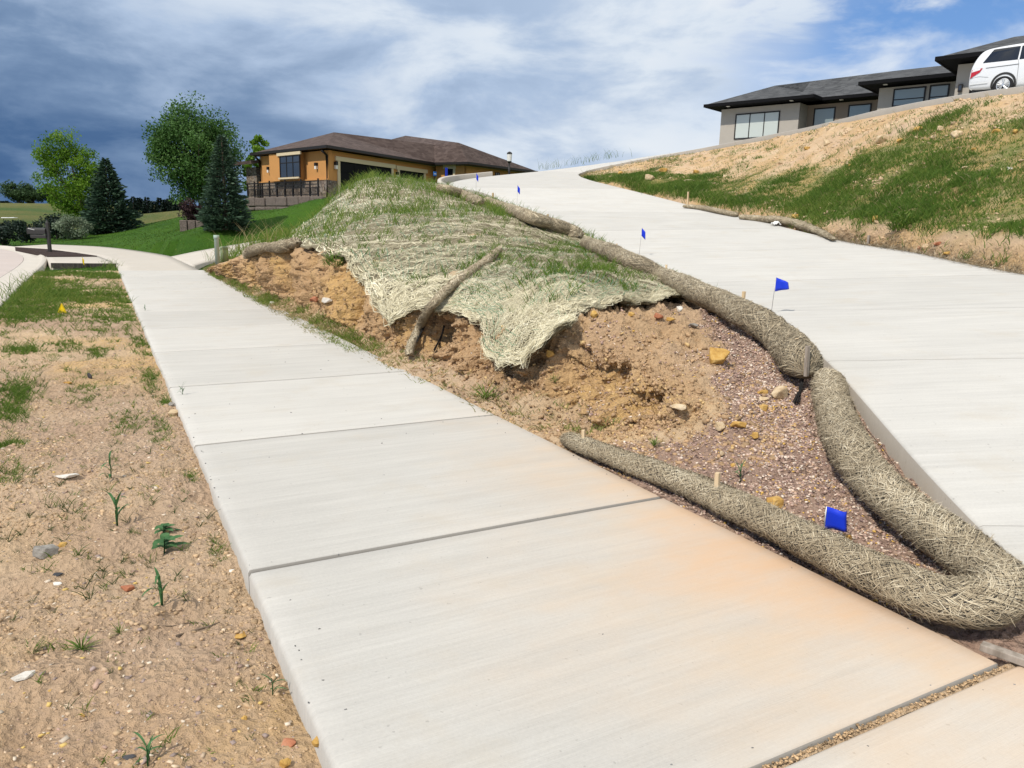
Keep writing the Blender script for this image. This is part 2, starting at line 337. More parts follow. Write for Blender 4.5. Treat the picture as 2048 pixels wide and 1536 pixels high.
for k in range(len(JO)-1):
    a,b=JO[k],JO[k+1]; e=.004
    us=np.linspace(a,b,max(6,int((b-a)*10))); us=np.r_[us[0],us[0]+.0035,us[0]+.0045,us[1:-1],us[-1]-.0045,us[-1]-.0035,us[-1]]; vs=np.r_[0,.004,np.linspace(.03,.97,9),.996,1]
    l=catmull(DL,us); r=catmull(DR,us); G=l[:,None,:]*(1-vs[None,:,None])+r[:,None,:]*vs[None,:,None]
    top=G.copy(); top[:,0,2]-=.01; top[:,-1,2]-=.01
    low=G.copy(); low[:,:,2]-=.30
    for q_ in (0,-1): top[q_,:,2]-=.03
    n,m=top.shape[:2]; V=np.concatenate([top.reshape(-1,3),low.reshape(-1,3)]); N=n*m
    q=[gridfaces(n,m,True)]
    i=np.arange(n-1)*m; q.append(np.stack([i,i+N,i+m+N,i+m],1)[:,::-1]); i=i+m-1; q.append(np.stack([i,i+N,i+m+N,i+m],1))
    j=np.arange(m-1)
    if k<2: q.append(np.stack([j,j+1,j+1+N,j+N],1)[:,::-1])
    j=j+(n-1)*m
    if k<1: q.append(np.stack([j,j+1,j+1+N,j+N],1))
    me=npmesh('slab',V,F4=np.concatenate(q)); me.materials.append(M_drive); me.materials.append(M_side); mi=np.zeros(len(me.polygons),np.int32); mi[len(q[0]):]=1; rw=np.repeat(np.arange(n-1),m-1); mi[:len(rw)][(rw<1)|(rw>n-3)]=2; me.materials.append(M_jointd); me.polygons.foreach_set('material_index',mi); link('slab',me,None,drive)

# ---- sidewalk slabs
XL,XR=.505,2.95
YJ=[-1.0,1.42,3.46,5.73,7.88,10.08,12.3,14.6,16.9,19.2,21.5,23.9,26.45]
walk=empty('sidewalk'); tag(walk,'pale broom finished concrete sidewalk running away from the viewer','sidewalk',kind='structure')
def slab(x0,x1,y0,y1,z1,z0,bev=.014,m=M_walk,name='slab',parent=None,arch=.004):
    xs=np.r_[x0,x0+bev*.4,x0+bev,np.linspace(x0+.1,x1-.1,7),x1-bev,x1-bev*.4,x1]; ys=np.r_[y0,y0+bev*.4,y0+bev,np.linspace(y0+.1,y1-.1,7),y1-bev,y1-bev*.4,y1]
    X,Y=np.meshgrid(xs,ys,indexing='ij'); d=np.minimum(np.minimum(X-x0,x1-X),np.minimum(Y-y0,y1-Y))
    Z=z1-np.where(d<=1e-6,bev,np.where(d<bev*.5,bev*.3,0))+arch*fbm(np.stack([X,Y,X*0],-1),.5,2,5)
    n,mm=X.shape; top=np.stack([X,Y,Z],-1).reshape(-1,3); low=top.copy(); low[:,2]=z0; N=n*mm; V=np.r_[top,low]
    q=[gridfaces(n,mm,False)]
    i=np.arange(n-1)*mm; q.append(np.stack([i,i+N,i+mm+N,i+mm],1)); i=i+mm-1; q.append(np.stack([i,i+N,i+mm+N,i+mm],1)[:,::-1])
    j=np.arange(mm-1); q.append(np.stack([j,j+1,j+1+N,j+N],1)); j=j+(n-1)*mm; q.append(np.stack([j,j+1,j+1+N,j+N],1)[:,::-1])
    me=npmesh(name,V,F4=np.concatenate(q)); me.materials.append(m); me.materials.append(M_joint); mi=np.zeros(len(me.polygons),np.int32); jj=np.tile(np.arange(mm-1),n-1); mi[:len(jj)][(jj<1)|(jj>mm-3)]=1; mi[len(jj):len(jj)+2*(n-1)]=1; me.polygons.foreach_set('material_index',mi)
    return link(name,me,None,parent)
M_joint=concrete('dirty tooled joint',(.29,.272,.245),0,None,.15,.3)
for k in range(len(YJ)-1):
    gap=.02 if k==0 else .011
    slab(XL,XR+(.0 if k else 1.2),YJ[k]+.010,YJ[k+1]-gap,0.,-.14,.022,parent=walk)
# apron slab where the drive meets the walk is slab 0 (wider); sand in its joint
xs=np.linspace(XL,XR+.1,90); V=[];  
for i,xx in enumerate(xs):
    zz=-.009+.006*vnoise(np.array([[xx*9,0,0]]))[0]
    V+= [(xx,YJ[1]-.021,zz-.006),(xx,YJ[1]-.008,zz+.004),(xx,YJ[1]+.006,zz-.004)]
sand=npmesh('joint_sand',np.array(V),F4=np.concatenate([np.array([[3*i,3*i+3,3*i+4,3*i+1],[3*i+1,3*i+4,3*i+5,3*i+2]]) for i in range(len(xs)-1)]),smooth=True)
link('joint_sand',sand,M_dirt,walk)

# ---- left dirt strip between walk and road
def curbline():
    P=[(-1.25,4.4),(-1.35,8.)]; px=[(0,612),(38,572),(68,546),(88,527),(92,514),(78,504),(50,497),(0,491.5),(-120,487)]
    pts=[PZ(a,b,-.02)[:2] for a,b in px]
    p0=pts[0]; P=[(p0[0]-.0,-3.),(p0[0]-.0,4.),(p0[0],8.)]+[tuple(p) for p in pts]
    return np.array(P)
CL=curbline()
CLs=arcsample(catmull(CL,160),.3)
def left_of_curb(X,Y):  # signed distance (approx) to curb polyline, positive on the street side
    d=np.full(X.shape,1e9); s=np.zeros(X.shape)
    for a,b in zip(CLs[:-1],CLs[1:]):
        ab=b-a; t=np.clip(((X-a[0])*ab[0]+(Y-a[1])*ab[1])/(ab@ab),0,1); dx=X-a[0]-t*ab[0]; dy=Y-a[1]-t*ab[1]; dd=np.hypot(dx,dy)
        cr=ab[0]*(Y-a[1])-ab[1]*(X-a[0]); s=np.where(dd<d,np.sign(cr),s); d=np.minimum(d,dd)
    return d*s
XC=CL[0][0]
ys=np.concatenate([np.linspace(-.5,7,300),np.linspace(7.03,15,170),np.linspace(15.08,27.2,120)]); xs=np.r_[np.linspace(XC-.02,-.6,60),np.linspace(-.58,XL+.03,60)]
X,Y=np.meshgrid(xs,ys,indexing='ij'); P=np.stack([X,Y,X*0],-1)
Z=-.045+.035*fbm(P,.8,3,11)+.018*fbm(P,4,3,12)+.013*fbm(P,12,4,13,.6)-.012*np.abs(fbm(P,7,3,14))
Z=Z-.03*sstep(X,XL-.28,XL)-.02*np.exp(-((Y-3.3)/.12)**2)*sstep(X,.1,.5)
Z=np.where(Y>25,Z-.02*sstep(Y,25,26.2),Z)
grav=np.clip(.32+.9*fbm(P,.8,3,21),0,.8)*.55; clay=np.clip(fbm(P,.6,3,31)*1.2-.2,0,.6)
keep=left_of_curb(X,Y)
Z=np.where(keep>.05,-.16,Z)
strip=link('parkway_soil',npmesh('parkway_soil',np.stack([X,Y,Z],-1).reshape(-1,3),F4=gridfaces(*X.shape,False),smooth=True,attrs=dict(gravel=grav.ravel(),clay=clay.ravel(),scarp=X.ravel()*0)),M_dirt)
tag(strip,'sandy bare soil strip between the sidewalk and the street',kind='structure')
def strip_z(x,y):
    ix=np.interp(x,xs,np.arange(len(xs))); iy=np.interp(y,ys,np.arange(len(ys))); i=np.clip(ix.astype(int),0,len(xs)-2); j=np.clip(iy.astype(int),0,len(ys)-2); f=ix-i; g=iy-j
    return Z_STRIP[i,j]*(1-f)*(1-g)+Z_STRIP[i+1,j]*f*(1-g)+Z_STRIP[i,j+1]*(1-f)*g+Z_STRIP[i+1,j+1]*f*g
Z_STRIP=Z.copy()

# ---- road, kerb and gutter
T=np.gradient(CLs,axis=0); T/=np.linalg.norm(T,axis=1)[:,None]; Nn=np.stack([-T[:,1],T[:,0]],1)   # towards the street (left)
prof=[(-.02,-.3),(-.02,-.012),(.0,.0),(.10,.002),(.14,-.01),(.20,-.09),(.26,-.115),(.75,-.10),(.755,-.3)]
V=np.array([[c[0]+n[0]*a,c[1]+n[1]*a,b] for c,n in zip(CLs,Nn) for a,b in prof])
kerb=link('kerb',npmesh('kerb',V,F4=gridfaces(len(CLs),len(prof),False),smooth=False),M_apron); tag(kerb,'rolled concrete kerb and gutter curving round the street',kind='structure')
V=[]; 
for c,n in zip(CLs,Nn):
    a=c+n*.762; b=c+n*2.; V+=[(a[0],a[1],-.102),(b[0],b[1],-.085),(min(b[0],a[0])-30,b[1]-2 if False else b[1],-.06)]
road=link('road',npmesh('road',np.array(V),F4=gridfaces(len(CLs),3,False)),M_road); tag(road,'pinkish concrete street curving past the mailbox',kind='structure')

# ---- ground sheet (lawn near the houses, meadow beyond)
CP=[(-30,0,-.5),(-6,0,-.5),(2,0,-.5),(2,12,-.5),(-6,14,-.5),(2,22,-.4),(-6,27,-.5),(1.2,26.5,-.25),(-12,34,-.45),(-4,40,-.30),(-8,46,-.3),
    tuple(polar(-5.3,-.034,50)),tuple(polar(-2.7,-.0318,50)),tuple(polar(.76,-.0175,60)),tuple(polar(-2.7,-.016,70)),tuple(polar(-5.3,-.012,75)),
    tuple(polar(7.87,-.0109,38.)),tuple(polar(5.0,-.019,38.)),tuple(polar(3.5,-.026,42)),tuple(polar(6.0,-.033,31)),tuple(polar(8.2,-.029,31.)),tuple(polar(10.2,-.022,32)),
    tuple(polar(9.3,.009,45.)),tuple(polar(11.5,.0125,42.)),tuple(polar(13.2,.019,40.5)),tuple(polar(15.5,.034,42.)),tuple(polar(14.,.008,35.)),tuple(polar(12,-.004,36)),tuple(polar(7.0,.002,55)),tuple(polar(4.3,-.003,75)),tuple(polar(1.5,-.0035,95)),
    tuple(polar(5,.0025,110)),tuple(polar(-1,.0035,110)),tuple(polar(-6,.006,120)),tuple(polar(-5,.0118,150)),tuple(polar(-2,.0120,150)),tuple(polar(5,.0075,170)),tuple(polar(2,.0105,160)),
    (12,52,3.1),(16,58,3.2),(24,52,3.2),(20,48,3.15),(30,60,3.8),(8,56,2.6),(20,41,2.9),(15.2,36.5,2.6),(17,39,3.1),(24,41.5,4.3),(30,43,5.2),(36,46,5.9),(50,40,6.),(45,25,5.8),(60,20,6),(40,5,5.6),(60,-10,5.5),(45,60,5.5),(40,75,5),(28,80,4),(10,80,2.6),(10,120,3),
    (9,4,-.5),(6,8,-.3),(9,16,.2),(15,10,.2),(18,18,.9),(20,28,2.2),(12,28,1.6),(10,-6,-.6),(20,-8,.8),(24,18,3.9),(25,25,4.2),(25,31,4.2),(20,5,2.5),(20,0,2.2),(6.5,30,.4),(8,34,1.2),(4,28,-.1),(40,-20,3),(10,-30,-.8),(-40,50,-.2),(-60,110,2.5),(-80,160,4),(60,130,5),(90,60,6),(0,200,3.2),(100,200,4),(-100,60,1),(-60,200,5)]
Lw=[PZ(237,541,.004),PZ(232,528,.03),PZ(196,512,.035),PZ(150,505,.04),PZ(95,498,.045),PZ(30,493,.05)]
Rw=[PZ(398,540,.004),PZ(385,533,.03),PZ(342,513,.06),PZ(272,501,.06),PZ(200,493,.06),PZ(100,488.5,.06)]
Ld=[PZ(342,513,.07),PR(400,501,35.2),PR(470,489,35.6),PR(535,477,36.2),PR(620,455,37.5),PR(680,428,39.5),PR(690,402,43.)]
Rd=[PZ(386,533,.04),PR(420,522,29.2),PR(480,506,30.),PR(545,490,31.),PR(650,470,32.),PR(760,425,35),PR(800,400,41.)]
CP+=[(p[0],p[1],p[2]-.09) for p in Lw[2:]+Rw[2:]+Ld+Rd[1:]]
CP+=[tuple(PZ(300,500,.06)),tuple(PZ(200,487,.12))]
CP=np.array(CP)
def tps(d): return np.where(d>0,d*d*np.log(d+1e-9),0)
A=CP[:,:2]/50; K=tps(np.linalg.norm(A[:,None]-A[None],axis=2))+np.eye(len(A))*2e-4; Pm=np.c_[np.ones(len(A)),A]
S=np.block([[K,Pm],[Pm.T,np.zeros((3,3))]]); sol=np.linalg.solve(S,np.r_[CP[:,2],0,0,0])
def ground_z(x,y):
    q=np.stack([np.ravel(x),np.ravel(y)],1)/50; o=np.empty(len(q))
    for i in range(0,len(q),20000):
        b=q[i:i+20000]; o[i:i+20000]=tps(np.linalg.norm(b[:,None]-A[None],axis=2))@sol[:-3]+np.c_[np.ones(len(b)),b]@sol[-3:]
    return o.reshape(np.shape(x))
gx=np.unique(np.r_[np.linspace(-1500,-100,15),np.linspace(-100,-14,30),np.linspace(-14,24,96),np.linspace(24,90,34),np.linspace(90,1500,16)]); gy=np.unique(np.r_[np.linspace(-400,-10,10),np.linspace(-10,24,24),np.linspace(24,66,106),np.linspace(66,220,60),np.linspace(220,2500,18)])
X,Y=np.meshgrid(gx,gy,indexing='ij'); XC_,YC_=np.clip(X,-100,100),np.clip(Y,-35,205)
Z=ground_z(XC_,YC_); dist=np.hypot(X-XC_,Y-YC_); Z=Z*np.exp(-dist/900)+1.2*(1-np.exp(-dist/900))
P=np.stack([X,Y,X*0],-1); Z=Z+sstep(Y,60,90)*.25*fbm(P,.05,3,3)
lc=left_of_curb(X,Y); Z=np.where((lc>.2)&(Y<60)&(X>-60),np.minimum(Z,-.45),Z)
Z=np.where((X>-2.4)&(X<3.2)&(Y<27),np.minimum(Z,-.35),Z)
def _rib(L_,R_,n=120,m=24):
    L_=catmull(np.array(L_),n); R_=catmull(np.array(R_),n); v=np.linspace(-.03,1.03,m)[None,:,None]; return (L_[:,None]*(1-v)+R_[:,None]*v).reshape(-1,3)
RBP=np.concatenate([_rib(Lw,Rw),_rib(Ld,Rd)])
sel=np.argwhere((X>-12)&(X<20)&(Y>25)&(Y<55))
for i,j in sel[::1]:
    d2=(RBP[:,0]-X[i,j])**2+(RBP[:,1]-Y[i,j])**2; k=np.argmin(d2)
    if d2[k]<.16: Z[i,j]=min(Z[i,j],RBP[k,2]-.11)
mead=np.clip(sstep(Y,64,72)+sstep(-X,14,22),0,1)*1.0
mead=np.maximum(mead,sstep(X,20,26))
ground=link('ground',npmesh('ground',np.stack([X,Y,Z],-1).reshape(-1,3),F4=gridfaces(*X.shape,False),smooth=True,attrs=dict(meadow=mead.ravel())),M_lawn)
tag(ground,'mown green lawn rising to the orange house with meadow beyond',kind='structure')

# ---- concrete walk and drive of the orange house
def onground(pts,dz): 
    return [(p[0],p[1],float(ground_z(np.array([p[0]]),np.array([p[1]]))[0])+dz) for p in pts]
ap=empty('neighbour_drive'); tag(ap,'pale concrete walk and drive of the orange house meeting the sidewalk',kind='structure')
def ribbon(L,Rr,nm,parent,m,th=.16,n=40,nv=7):
    L=catmull(np.array(L),n); Rr=catmull(np.array(Rr),n); vs=np.linspace(0,1,nv); G=L[:,None]*(1-vs[None,:,None])+Rr[:,None]*vs[None,:,None]
    low=G.copy(); low[...,2]-=th; m_=nv; N=n*nv; V=np.r_[G.reshape(-1,3),low.reshape(-1,3)]
    q=[gridfaces(n,nv,True)]
    i=np.arange(n-1)*m_; q.append(np.stack([i,i+N,i+m_+N,i+m_],1)[:,::-1]); i=i+m_-1; q.append(np.stack([i,i+N,i+m_+N,i+m_],1))
    j=np.arange(m_-1); q.append(np.stack([j,j+1,j+1+N,j+N],1)[:,::-1]); j=j+(n-1)*m_; q.append(np.stack([j,j+1,j+1+N,j+N],1))
    return link(nm,npmesh(nm,V,F4=np.concatenate(q)),m,parent)
# crossing strip: from kerb to the sidewalk end
a=PZ(100,527,.03); b=PZ(237,528,.03); c=PZ(195,512,.03); d=PZ(92,513,.03)
ribbon([d,(d+c)/2,c],[a,(a+b)/2,(b[0]+.0,b[1],b[2])],'slab',ap,M_apron,.22,10,4)
# walk continuing past the drive, curving left
ribbon(Lw,Rw,'slab',ap,M_apron,.2,40,7)
# drive going up behind the mound
ribbon(Ld,Rd,'slab',ap,M_apron,.25,40,7)
# mulch bed
M_darkband=mat('dark edge band',woodfn((.035,.03,.026),(.085,.072,.06)),.9)
def mulchfn(t):
    v=t.vor(t.pos,26,'Color'); n=t.noise(t.pos,16,5,.7); return {'Base Color':t.mix(n,(.02,.013,.012),(.09,.055,.045)),'Normal':t.bump(t.vor(t.pos,24),1.,.06)}
M_mulch=mat('dark bark mulch',mulchfn,.95)
fbd=np.array([PZ(102,529,.0),PZ(236,530,.0)]); d=fbd[1]-fbd[0]; L=np.linalg.norm(d); d/=L; fb_=empty('edge_band',tuple(fbd[0])); MB().box(d*L/2+np.array([0,0,-.03]),(L,.05,.16),np.array([d,np.cross([0,0,1],d),[0,0,1]])).build('board',M_darkband,fb_); tag(fb_,'dark narrow band along the crossing slab at the strip end','board')  # dark narrow box along the front edge of the crossing slab
mp=[PZ(30,494,.08),PZ(95,498,.09),PZ(150,505,.09),PZ(194,511.5,.07),PZ(94,512,.07),PZ(86,507,.07),PZ(66,501,.07)]
mb=MB(); mb.prism([p[:2] for p in mp],-.1,[p[2] for p in mp]); mo=mb.build('mulch_bed',M_mulch); tag(mo,'dark bark mulch bed around the mailbox post','mulch bed')
# ================================================================ MOUND between walk and driveway
def Zp(px,py,z): return PZ(px,py,z)
def dl(u): return catmull(DL,np.array([u]))[0]-np.array([0,0,.105])
# six key curves (sidewalk edge, bank foot, bank top, mid slope, crest, driveway edge) at eleven stations
NET=[ # near -> far
 [(3.3,.6,-.06),(3.3,.62,-.06),(3.3,.64,-.06),(3.3,.66,-.06),(3.3,.68,-.06),(3.1,.76,-.05)],
 [(2.93,1.6,-.03),(3.05,1.62,-.03),(3.15,1.65,-.02),(3.25,1.68,0),(3.4,1.72,.02),(3.72,1.76,.0)],
 [(2.93,3.0,-.03),(3.2,2.98,.0),(3.4,2.96,.05),(3.7,2.9,.10),(4.0,2.85,.12),dl(3)+np.array([.12,0,-.02])],
 [(2.93,4.6,-.03),(3.35,4.55,.03),Zp(1500,860,.2),Zp(1545,800,.30),Zp(1590,770,.36),dl(4)+np.array([0,0,.0])],
 [(2.9,5.7,-.03),Zp(1230,850,.10),Zp(1290,755,.46),Zp(1370,690,.60),Zp(1480,660,.62),dl(5)],
 [(2.85,6.6,-.03),Zp(1060,785,.12),Zp(1130,685,.60),Zp(1210,625,.83),Zp(1390,612,.72),dl(5.7)],
 [(2.78,8.2,-.03),Zp(895,735,.08),PR(962,638,8.45),Zp(1110,560,1.05),Zp(1290,545,.93),dl(6.7)],
 [(2.7,9.8,-.03),Zp(775,688,.08),PR(815,598,9.75),Zp(985,515,1.15),Zp(1190,500,1.16),dl(7.5)],
 [(2.7,12.2,-.03),Zp(662,642,.08),PR(692,527,12.3),PR(900,465,14.8),PR(1090,452,17.8),dl(8.5)],
 [(2.72,16.,-.03),Zp(558,596,.08),PR(577,497,15.9),PR(785,438,18.6),PR(965,424,20.6),dl(9.6)],
 [(2.85,21,-.03),Zp(472,563,.07),PR(488,516,20.2),PR(618,458,21.2),PR(770,372,24.),dl(11.)],
 [(2.93,25.6,-.03),Zp(425,540,.05),PR(442,530,24.6),PR(618,452,25.4),PR(748,357,27.2),dl(12.2)],
 [PR(430,530,27.2)-np.array([0,0,.05]),PR(470,518,27.4),PR(530,503,27.8),PR(625,462,28.9),PR(778,370,30.5),PR(880,370,33.8)],
 [PR(545,492,29.3)-np.array([0,0,.3]),PR(560,490,29.8)-np.array([0,0,.3]),PR(620,470,30.3)-np.array([0,0,.3]),PR(700,430,32)-np.array([0,0,.3]),PR(800,385,34),PR(880,373,35.8)],
]
NET=np.array([[np.array(p,float) for p in row] for row in NET]); NS=len(NET)
KT=np.array([0,.12,.30,.52,.78,1.])          # t of the six curves
def mound_base(s,t):
    s=np.asarray(s,float); t=np.asarray(t,float); sh=s.shape; s=s.ravel(); t=t.ravel()
    rows=np.stack([catmull(NET[:,k],s) for k in range(6)],1)
    u=np.interp(t,KT,np.arange(6)); i=np.clip(u.astype(int),0,4); f=(u-i)[:,None]; n=np.arange(len(s))
    g=lambda j: rows[n,np.clip(j,0,5)]
    p0,p1,p2,p3=g(i-1),g(i),g(i+1),g(i+2); p0=np.where((i==0)[:,None],2*p1-p2,p0); p3=np.where((i==4)[:,None],2*p2-p1,p3)
    cr=.5*((2*p1)+(-p0+p2)*f+(2*p0-5*p1+4*p2-p3)*f*f+(-p0+3*p1-3*p2+p3)*f**3)
    li=p1*(1-f)+p2*f
    k=.55
    return (cr*k+li*(1-k)).reshape(sh+(3,))
def bankness(s,t): return sstep(t,.10,.15)*(1-sstep(t,.27,.36))*sstep(s,2.8,4.2)
def mound_pt(s,t,detail=True):
    P=mound_base(s,t)
    if not detail: return P
    b=bankness(s,t); fe=sstep(t,0,.05)*(1-sstep(t,.96,1))
    q=P.copy(); 
    mess=1+1.6*sstep(s,3.4,4.2)*(1-sstep(s,5.2,6.))*(1-sstep(t,.62,.8))
    lump=.045*fbm(q,1.3,3,41)+mess*(.022*fbm(q,5,3,42)+.016*fbm(q,13,4,43,.6)-.035*np.abs(fbm(q,3.3,4,44)))
    gul=fbm(q*np.array([1,1,.22]),2.4,3,45); rid=np.abs(fbm(q*np.array([1,1,.3]),3.6,4,46,.6)); chk=.055*fbm(q,9.,4,47,.62)
    out=np.zeros_like(P); out[...,2]=lump*fe*(1-b*.4)
    hor=b*(.14*gul-.20*rid+.06+chk)
    out[...,0]=-hor*.96; out[...,1]=-hor*.28
    # deep erosion pocket under the near end of the mat
    pk=np.exp(-(((s-4.55)/.42)**2+((t-.28)/.09)**2)); pk2=np.exp(-(((s-6.55)/.30)**2+((t-.22)/.08)**2)); pk3=np.exp(-(((s-4.0)/.25)**2+((t-.24)/.06)**2))
    out[...,0]+=.34*pk+.42*pk2+.2*pk3; out[...,2]-=.16*pk+.02*pk2+.1*pk3
    return P+out
def gravel_mask(s,t,P):
    tb=np.interp(s,[2.2,2.8,3.2,3.7,4.3,5,5.6,6.2],[-.1,.05,.30,.50,.63,.75,.93,1.2]); return np.clip(sstep(t-tb+.22*fbm(P,1.1,3,51),-.04,.10)+.25*np.clip(fbm(P,2.,2,52),0,1)*(s<5),0,1)
ss=np.concatenate([np.linspace(0,3,120),np.linspace(3.015,8,330),np.linspace(8.02,NS-1,190)]); tt=np.concatenate([np.linspace(0,.1,14),np.linspace(.105,.36,78),np.linspace(.37,1,74)])
Sg,Tg=np.meshgrid(ss,tt,indexing='ij'); MP=mound_pt(Sg,Tg)
nz=fbm(MP,.9,3,51)
gravel=gravel_mask(Sg,Tg,MP)
clay=.62*np.clip(.55*np.exp(-((Tg-.10)/.05)**2)*np.exp(-((Sg-3.3)/.9)**2)*1.6+ bankness(Sg,Tg)*np.clip(.02+1.5*fbm(MP,.8,3,61),0,1),0,1)
mound=link('mound',npmesh('mound',MP.reshape(-1,3),F4=gridfaces(*Sg.shape,True),smooth=True,attrs=dict(gravel=gravel.ravel(),clay=clay.ravel(),scarp=np.maximum(bankness(Sg,Tg),.75*sstep(Sg+.5*nz,3.3,4.0)*(1-sstep(Sg,5.6,6.4))*sstep(Tg,.12,.2)*(1-sstep(Tg,.6,.8))).ravel())),M_dirt)
tag(mound,'eroded earth mound with a cut bank between sidewalk and driveway',kind='structure')
def mound_frame(s,t,off=0.):
    e=.01; p=mound_pt(s,t); a=mound_base(np.minimum(s+e,NS-1),t)-mound_base(np.maximum(s-e,0),t); b=mound_base(s,np.minimum(t+e*.4,1))-mound_base(s,np.maximum(t-e*.4,0))
    n=np.cross(b,a); n/=np.linalg.norm(n,axis=-1)[...,None]+1e-9; n=np.where(n[...,2:3]<0,-n,n); return p+n*off,n
# ================================================================ HILLSIDE right of the driveway
def dr(u): return catmull(DR,np.array([u]))[0]
HU=[1.5,4,6,7,8,9,10,11,12,13,14,15,16.0,16.6]; HP=[28,27.6,26.8,26.2,25.4,24.6,23.7,22.6,21.6,20.6,19.6,18.8,18,17.4]
HROW=[]
for a,b in zip(HU,HP):
    p=dr(a)-np.array([0,0,np.interp(a,[11,14],[.10,.24])]); q=dr(b)-np.array([0,0,.20]); L=np.linalg.norm((q-p)[:2]); d=(q-p)/max(L,1e-6); sc=min(1,L/9)
    k1=p+(q-p)*.02; k2=p+(q-p)*.10+np.array([0,0,.22*sc]); k3=p+(q-p)*.40+np.array([0,0,.1*sc]); k4=p+(q-p)*.75+np.array([0,0,.12*sc])
    HROW.append([p,k1,k2,k3,k4,q])
HNET=np.array(HROW); NH=len(HNET); HT=np.array([0,.02,.10,.40,.75,1.])
def hill_base(s,t):
    s=np.asarray(s,float); t=np.asarray(t,float); sh=s.shape; s=s.ravel(); t=t.ravel()
    rows=np.stack([catmull(HNET[:,k],s) for k in range(6)],1); u=np.interp(t,HT,np.arange(6)); i=np.clip(u.astype(int),0,4); f=(u-i)[:,None]; n=np.arange(len(s))
    f2=f; return (rows[n,i]*(1-f2)+rows[n,i+1]*f2).reshape(sh+(3,))
def hill_pt(s,t):
    P=hill_base(s,t); fe=sstep(t,0,.04)*(1-sstep(t,.96,1))*(1-sstep(s,NH-2.2,NH-1)*.8)
    P[...,2]+=fe*(.13*fbm(P,.5,3,71)+.05*fbm(P,2.2,3,72)+.02*fbm(P,8,2,73)); return P
ss=np.linspace(0,NH-1,360); tt=np.concatenate([np.linspace(0,.12,30),np.linspace(.125,1,130)]); Sg,Tg=np.meshgrid(ss,tt,indexing='ij'); HPT=hill_pt(Sg,Tg)
hn=fbm(HPT,.35,3,81); hn2=fbm(HPT,1.2,3,82)
hc=np.clip(.25+.9*hn2,0,.7)*.8
hill=link('hillside',npmesh('hillside',HPT.reshape(-1,3),F4=gridfaces(*Sg.shape,True),smooth=True,attrs=dict(gravel=(np.clip(.15+.4*hn2,0,.5)*.5+.8*(1-sstep(Tg,.0,.03))).ravel(),clay=hc.ravel(),scarp=(np.exp(-((Tg-.05)/.03)**2)*.5).ravel())),M_dirt)
tag(hill,'steep soil hillside climbing to the dark roofed house',kind='structure')
# ================================================================ height lookup over every built surface
HX0,HY0,HC=-4.,-2.,.05; HNX,HNY=900,1100
HM=np.full((HNX,HNY),-9.)
def _splat(P):
    P=np.asarray(P).reshape(-1,3); i=((P[:,0]-HX0)/HC).astype(int); j=((P[:,1]-HY0)/HC).astype(int); k=(i>=0)&(i<HNX)&(j>=0)&(j<HNY); np.maximum.at(HM,(i[k],j[k]),P[k,2])
def _dense(Pf,smax,n,m):
    a,b=np.meshgrid(np.linspace(0,smax,n),np.linspace(0,1,m),indexing='ij'); _splat(Pf(a,b))
_dense(mound_pt,NS-1,1100,420); _dense(hill_pt,NH-1,800,520)
u=np.linspace(0,ND-1,1400); l=catmull(DL,u); r=catmull(DR,u)
for v in np.linspace(0,1,240): _splat(l*(1-v)+r*v)
a,b=np.meshgrid(np.arange(XC+.02,XL,.045),np.arange(-1,26.4,.045),indexing='ij'); _splat(np.stack([a,b,strip_z(a,b)],-1))
a,b=np.meshgrid(np.arange(XL,XR,.045),np.arange(-1,26.4,.045),indexing='ij'); _splat(np.stack([a,b,a*0],-1))
for _ in range(3):
    hole=HM<-5; nb=np.max(np.stack([np.roll(HM,k,ax) for k in (-1,1) for ax in (0,1)]),0); HM=np.where(hole,nb,HM)
def hz(x,y):
    x=np.asarray(x,float); y=np.asarray(y,float); i=np.clip(((x-HX0)/HC).astype(int),0,HNX-1); j=np.clip(((y-HY0)/HC).astype(int),0,HNY-1); h=HM[i,j]
    bad=h<-5
    if np.any(bad): h=np.where(bad,ground_z(x,y),h)
    return h
def hit(px,py,h=0.,rmin=2.):
    d=ray(px,py); d=d/math.hypot(d[0],d[1]); r=np.arange(rmin,60,.02); P=np.array([0,0,CAMH])+r[:,None]*d; z=hz(P[:,0],P[:,1])+h
    k=np.nonzero(P[:,2]<=z)[0]; k=k[0] if len(k) else len(r)-1; return P[k]

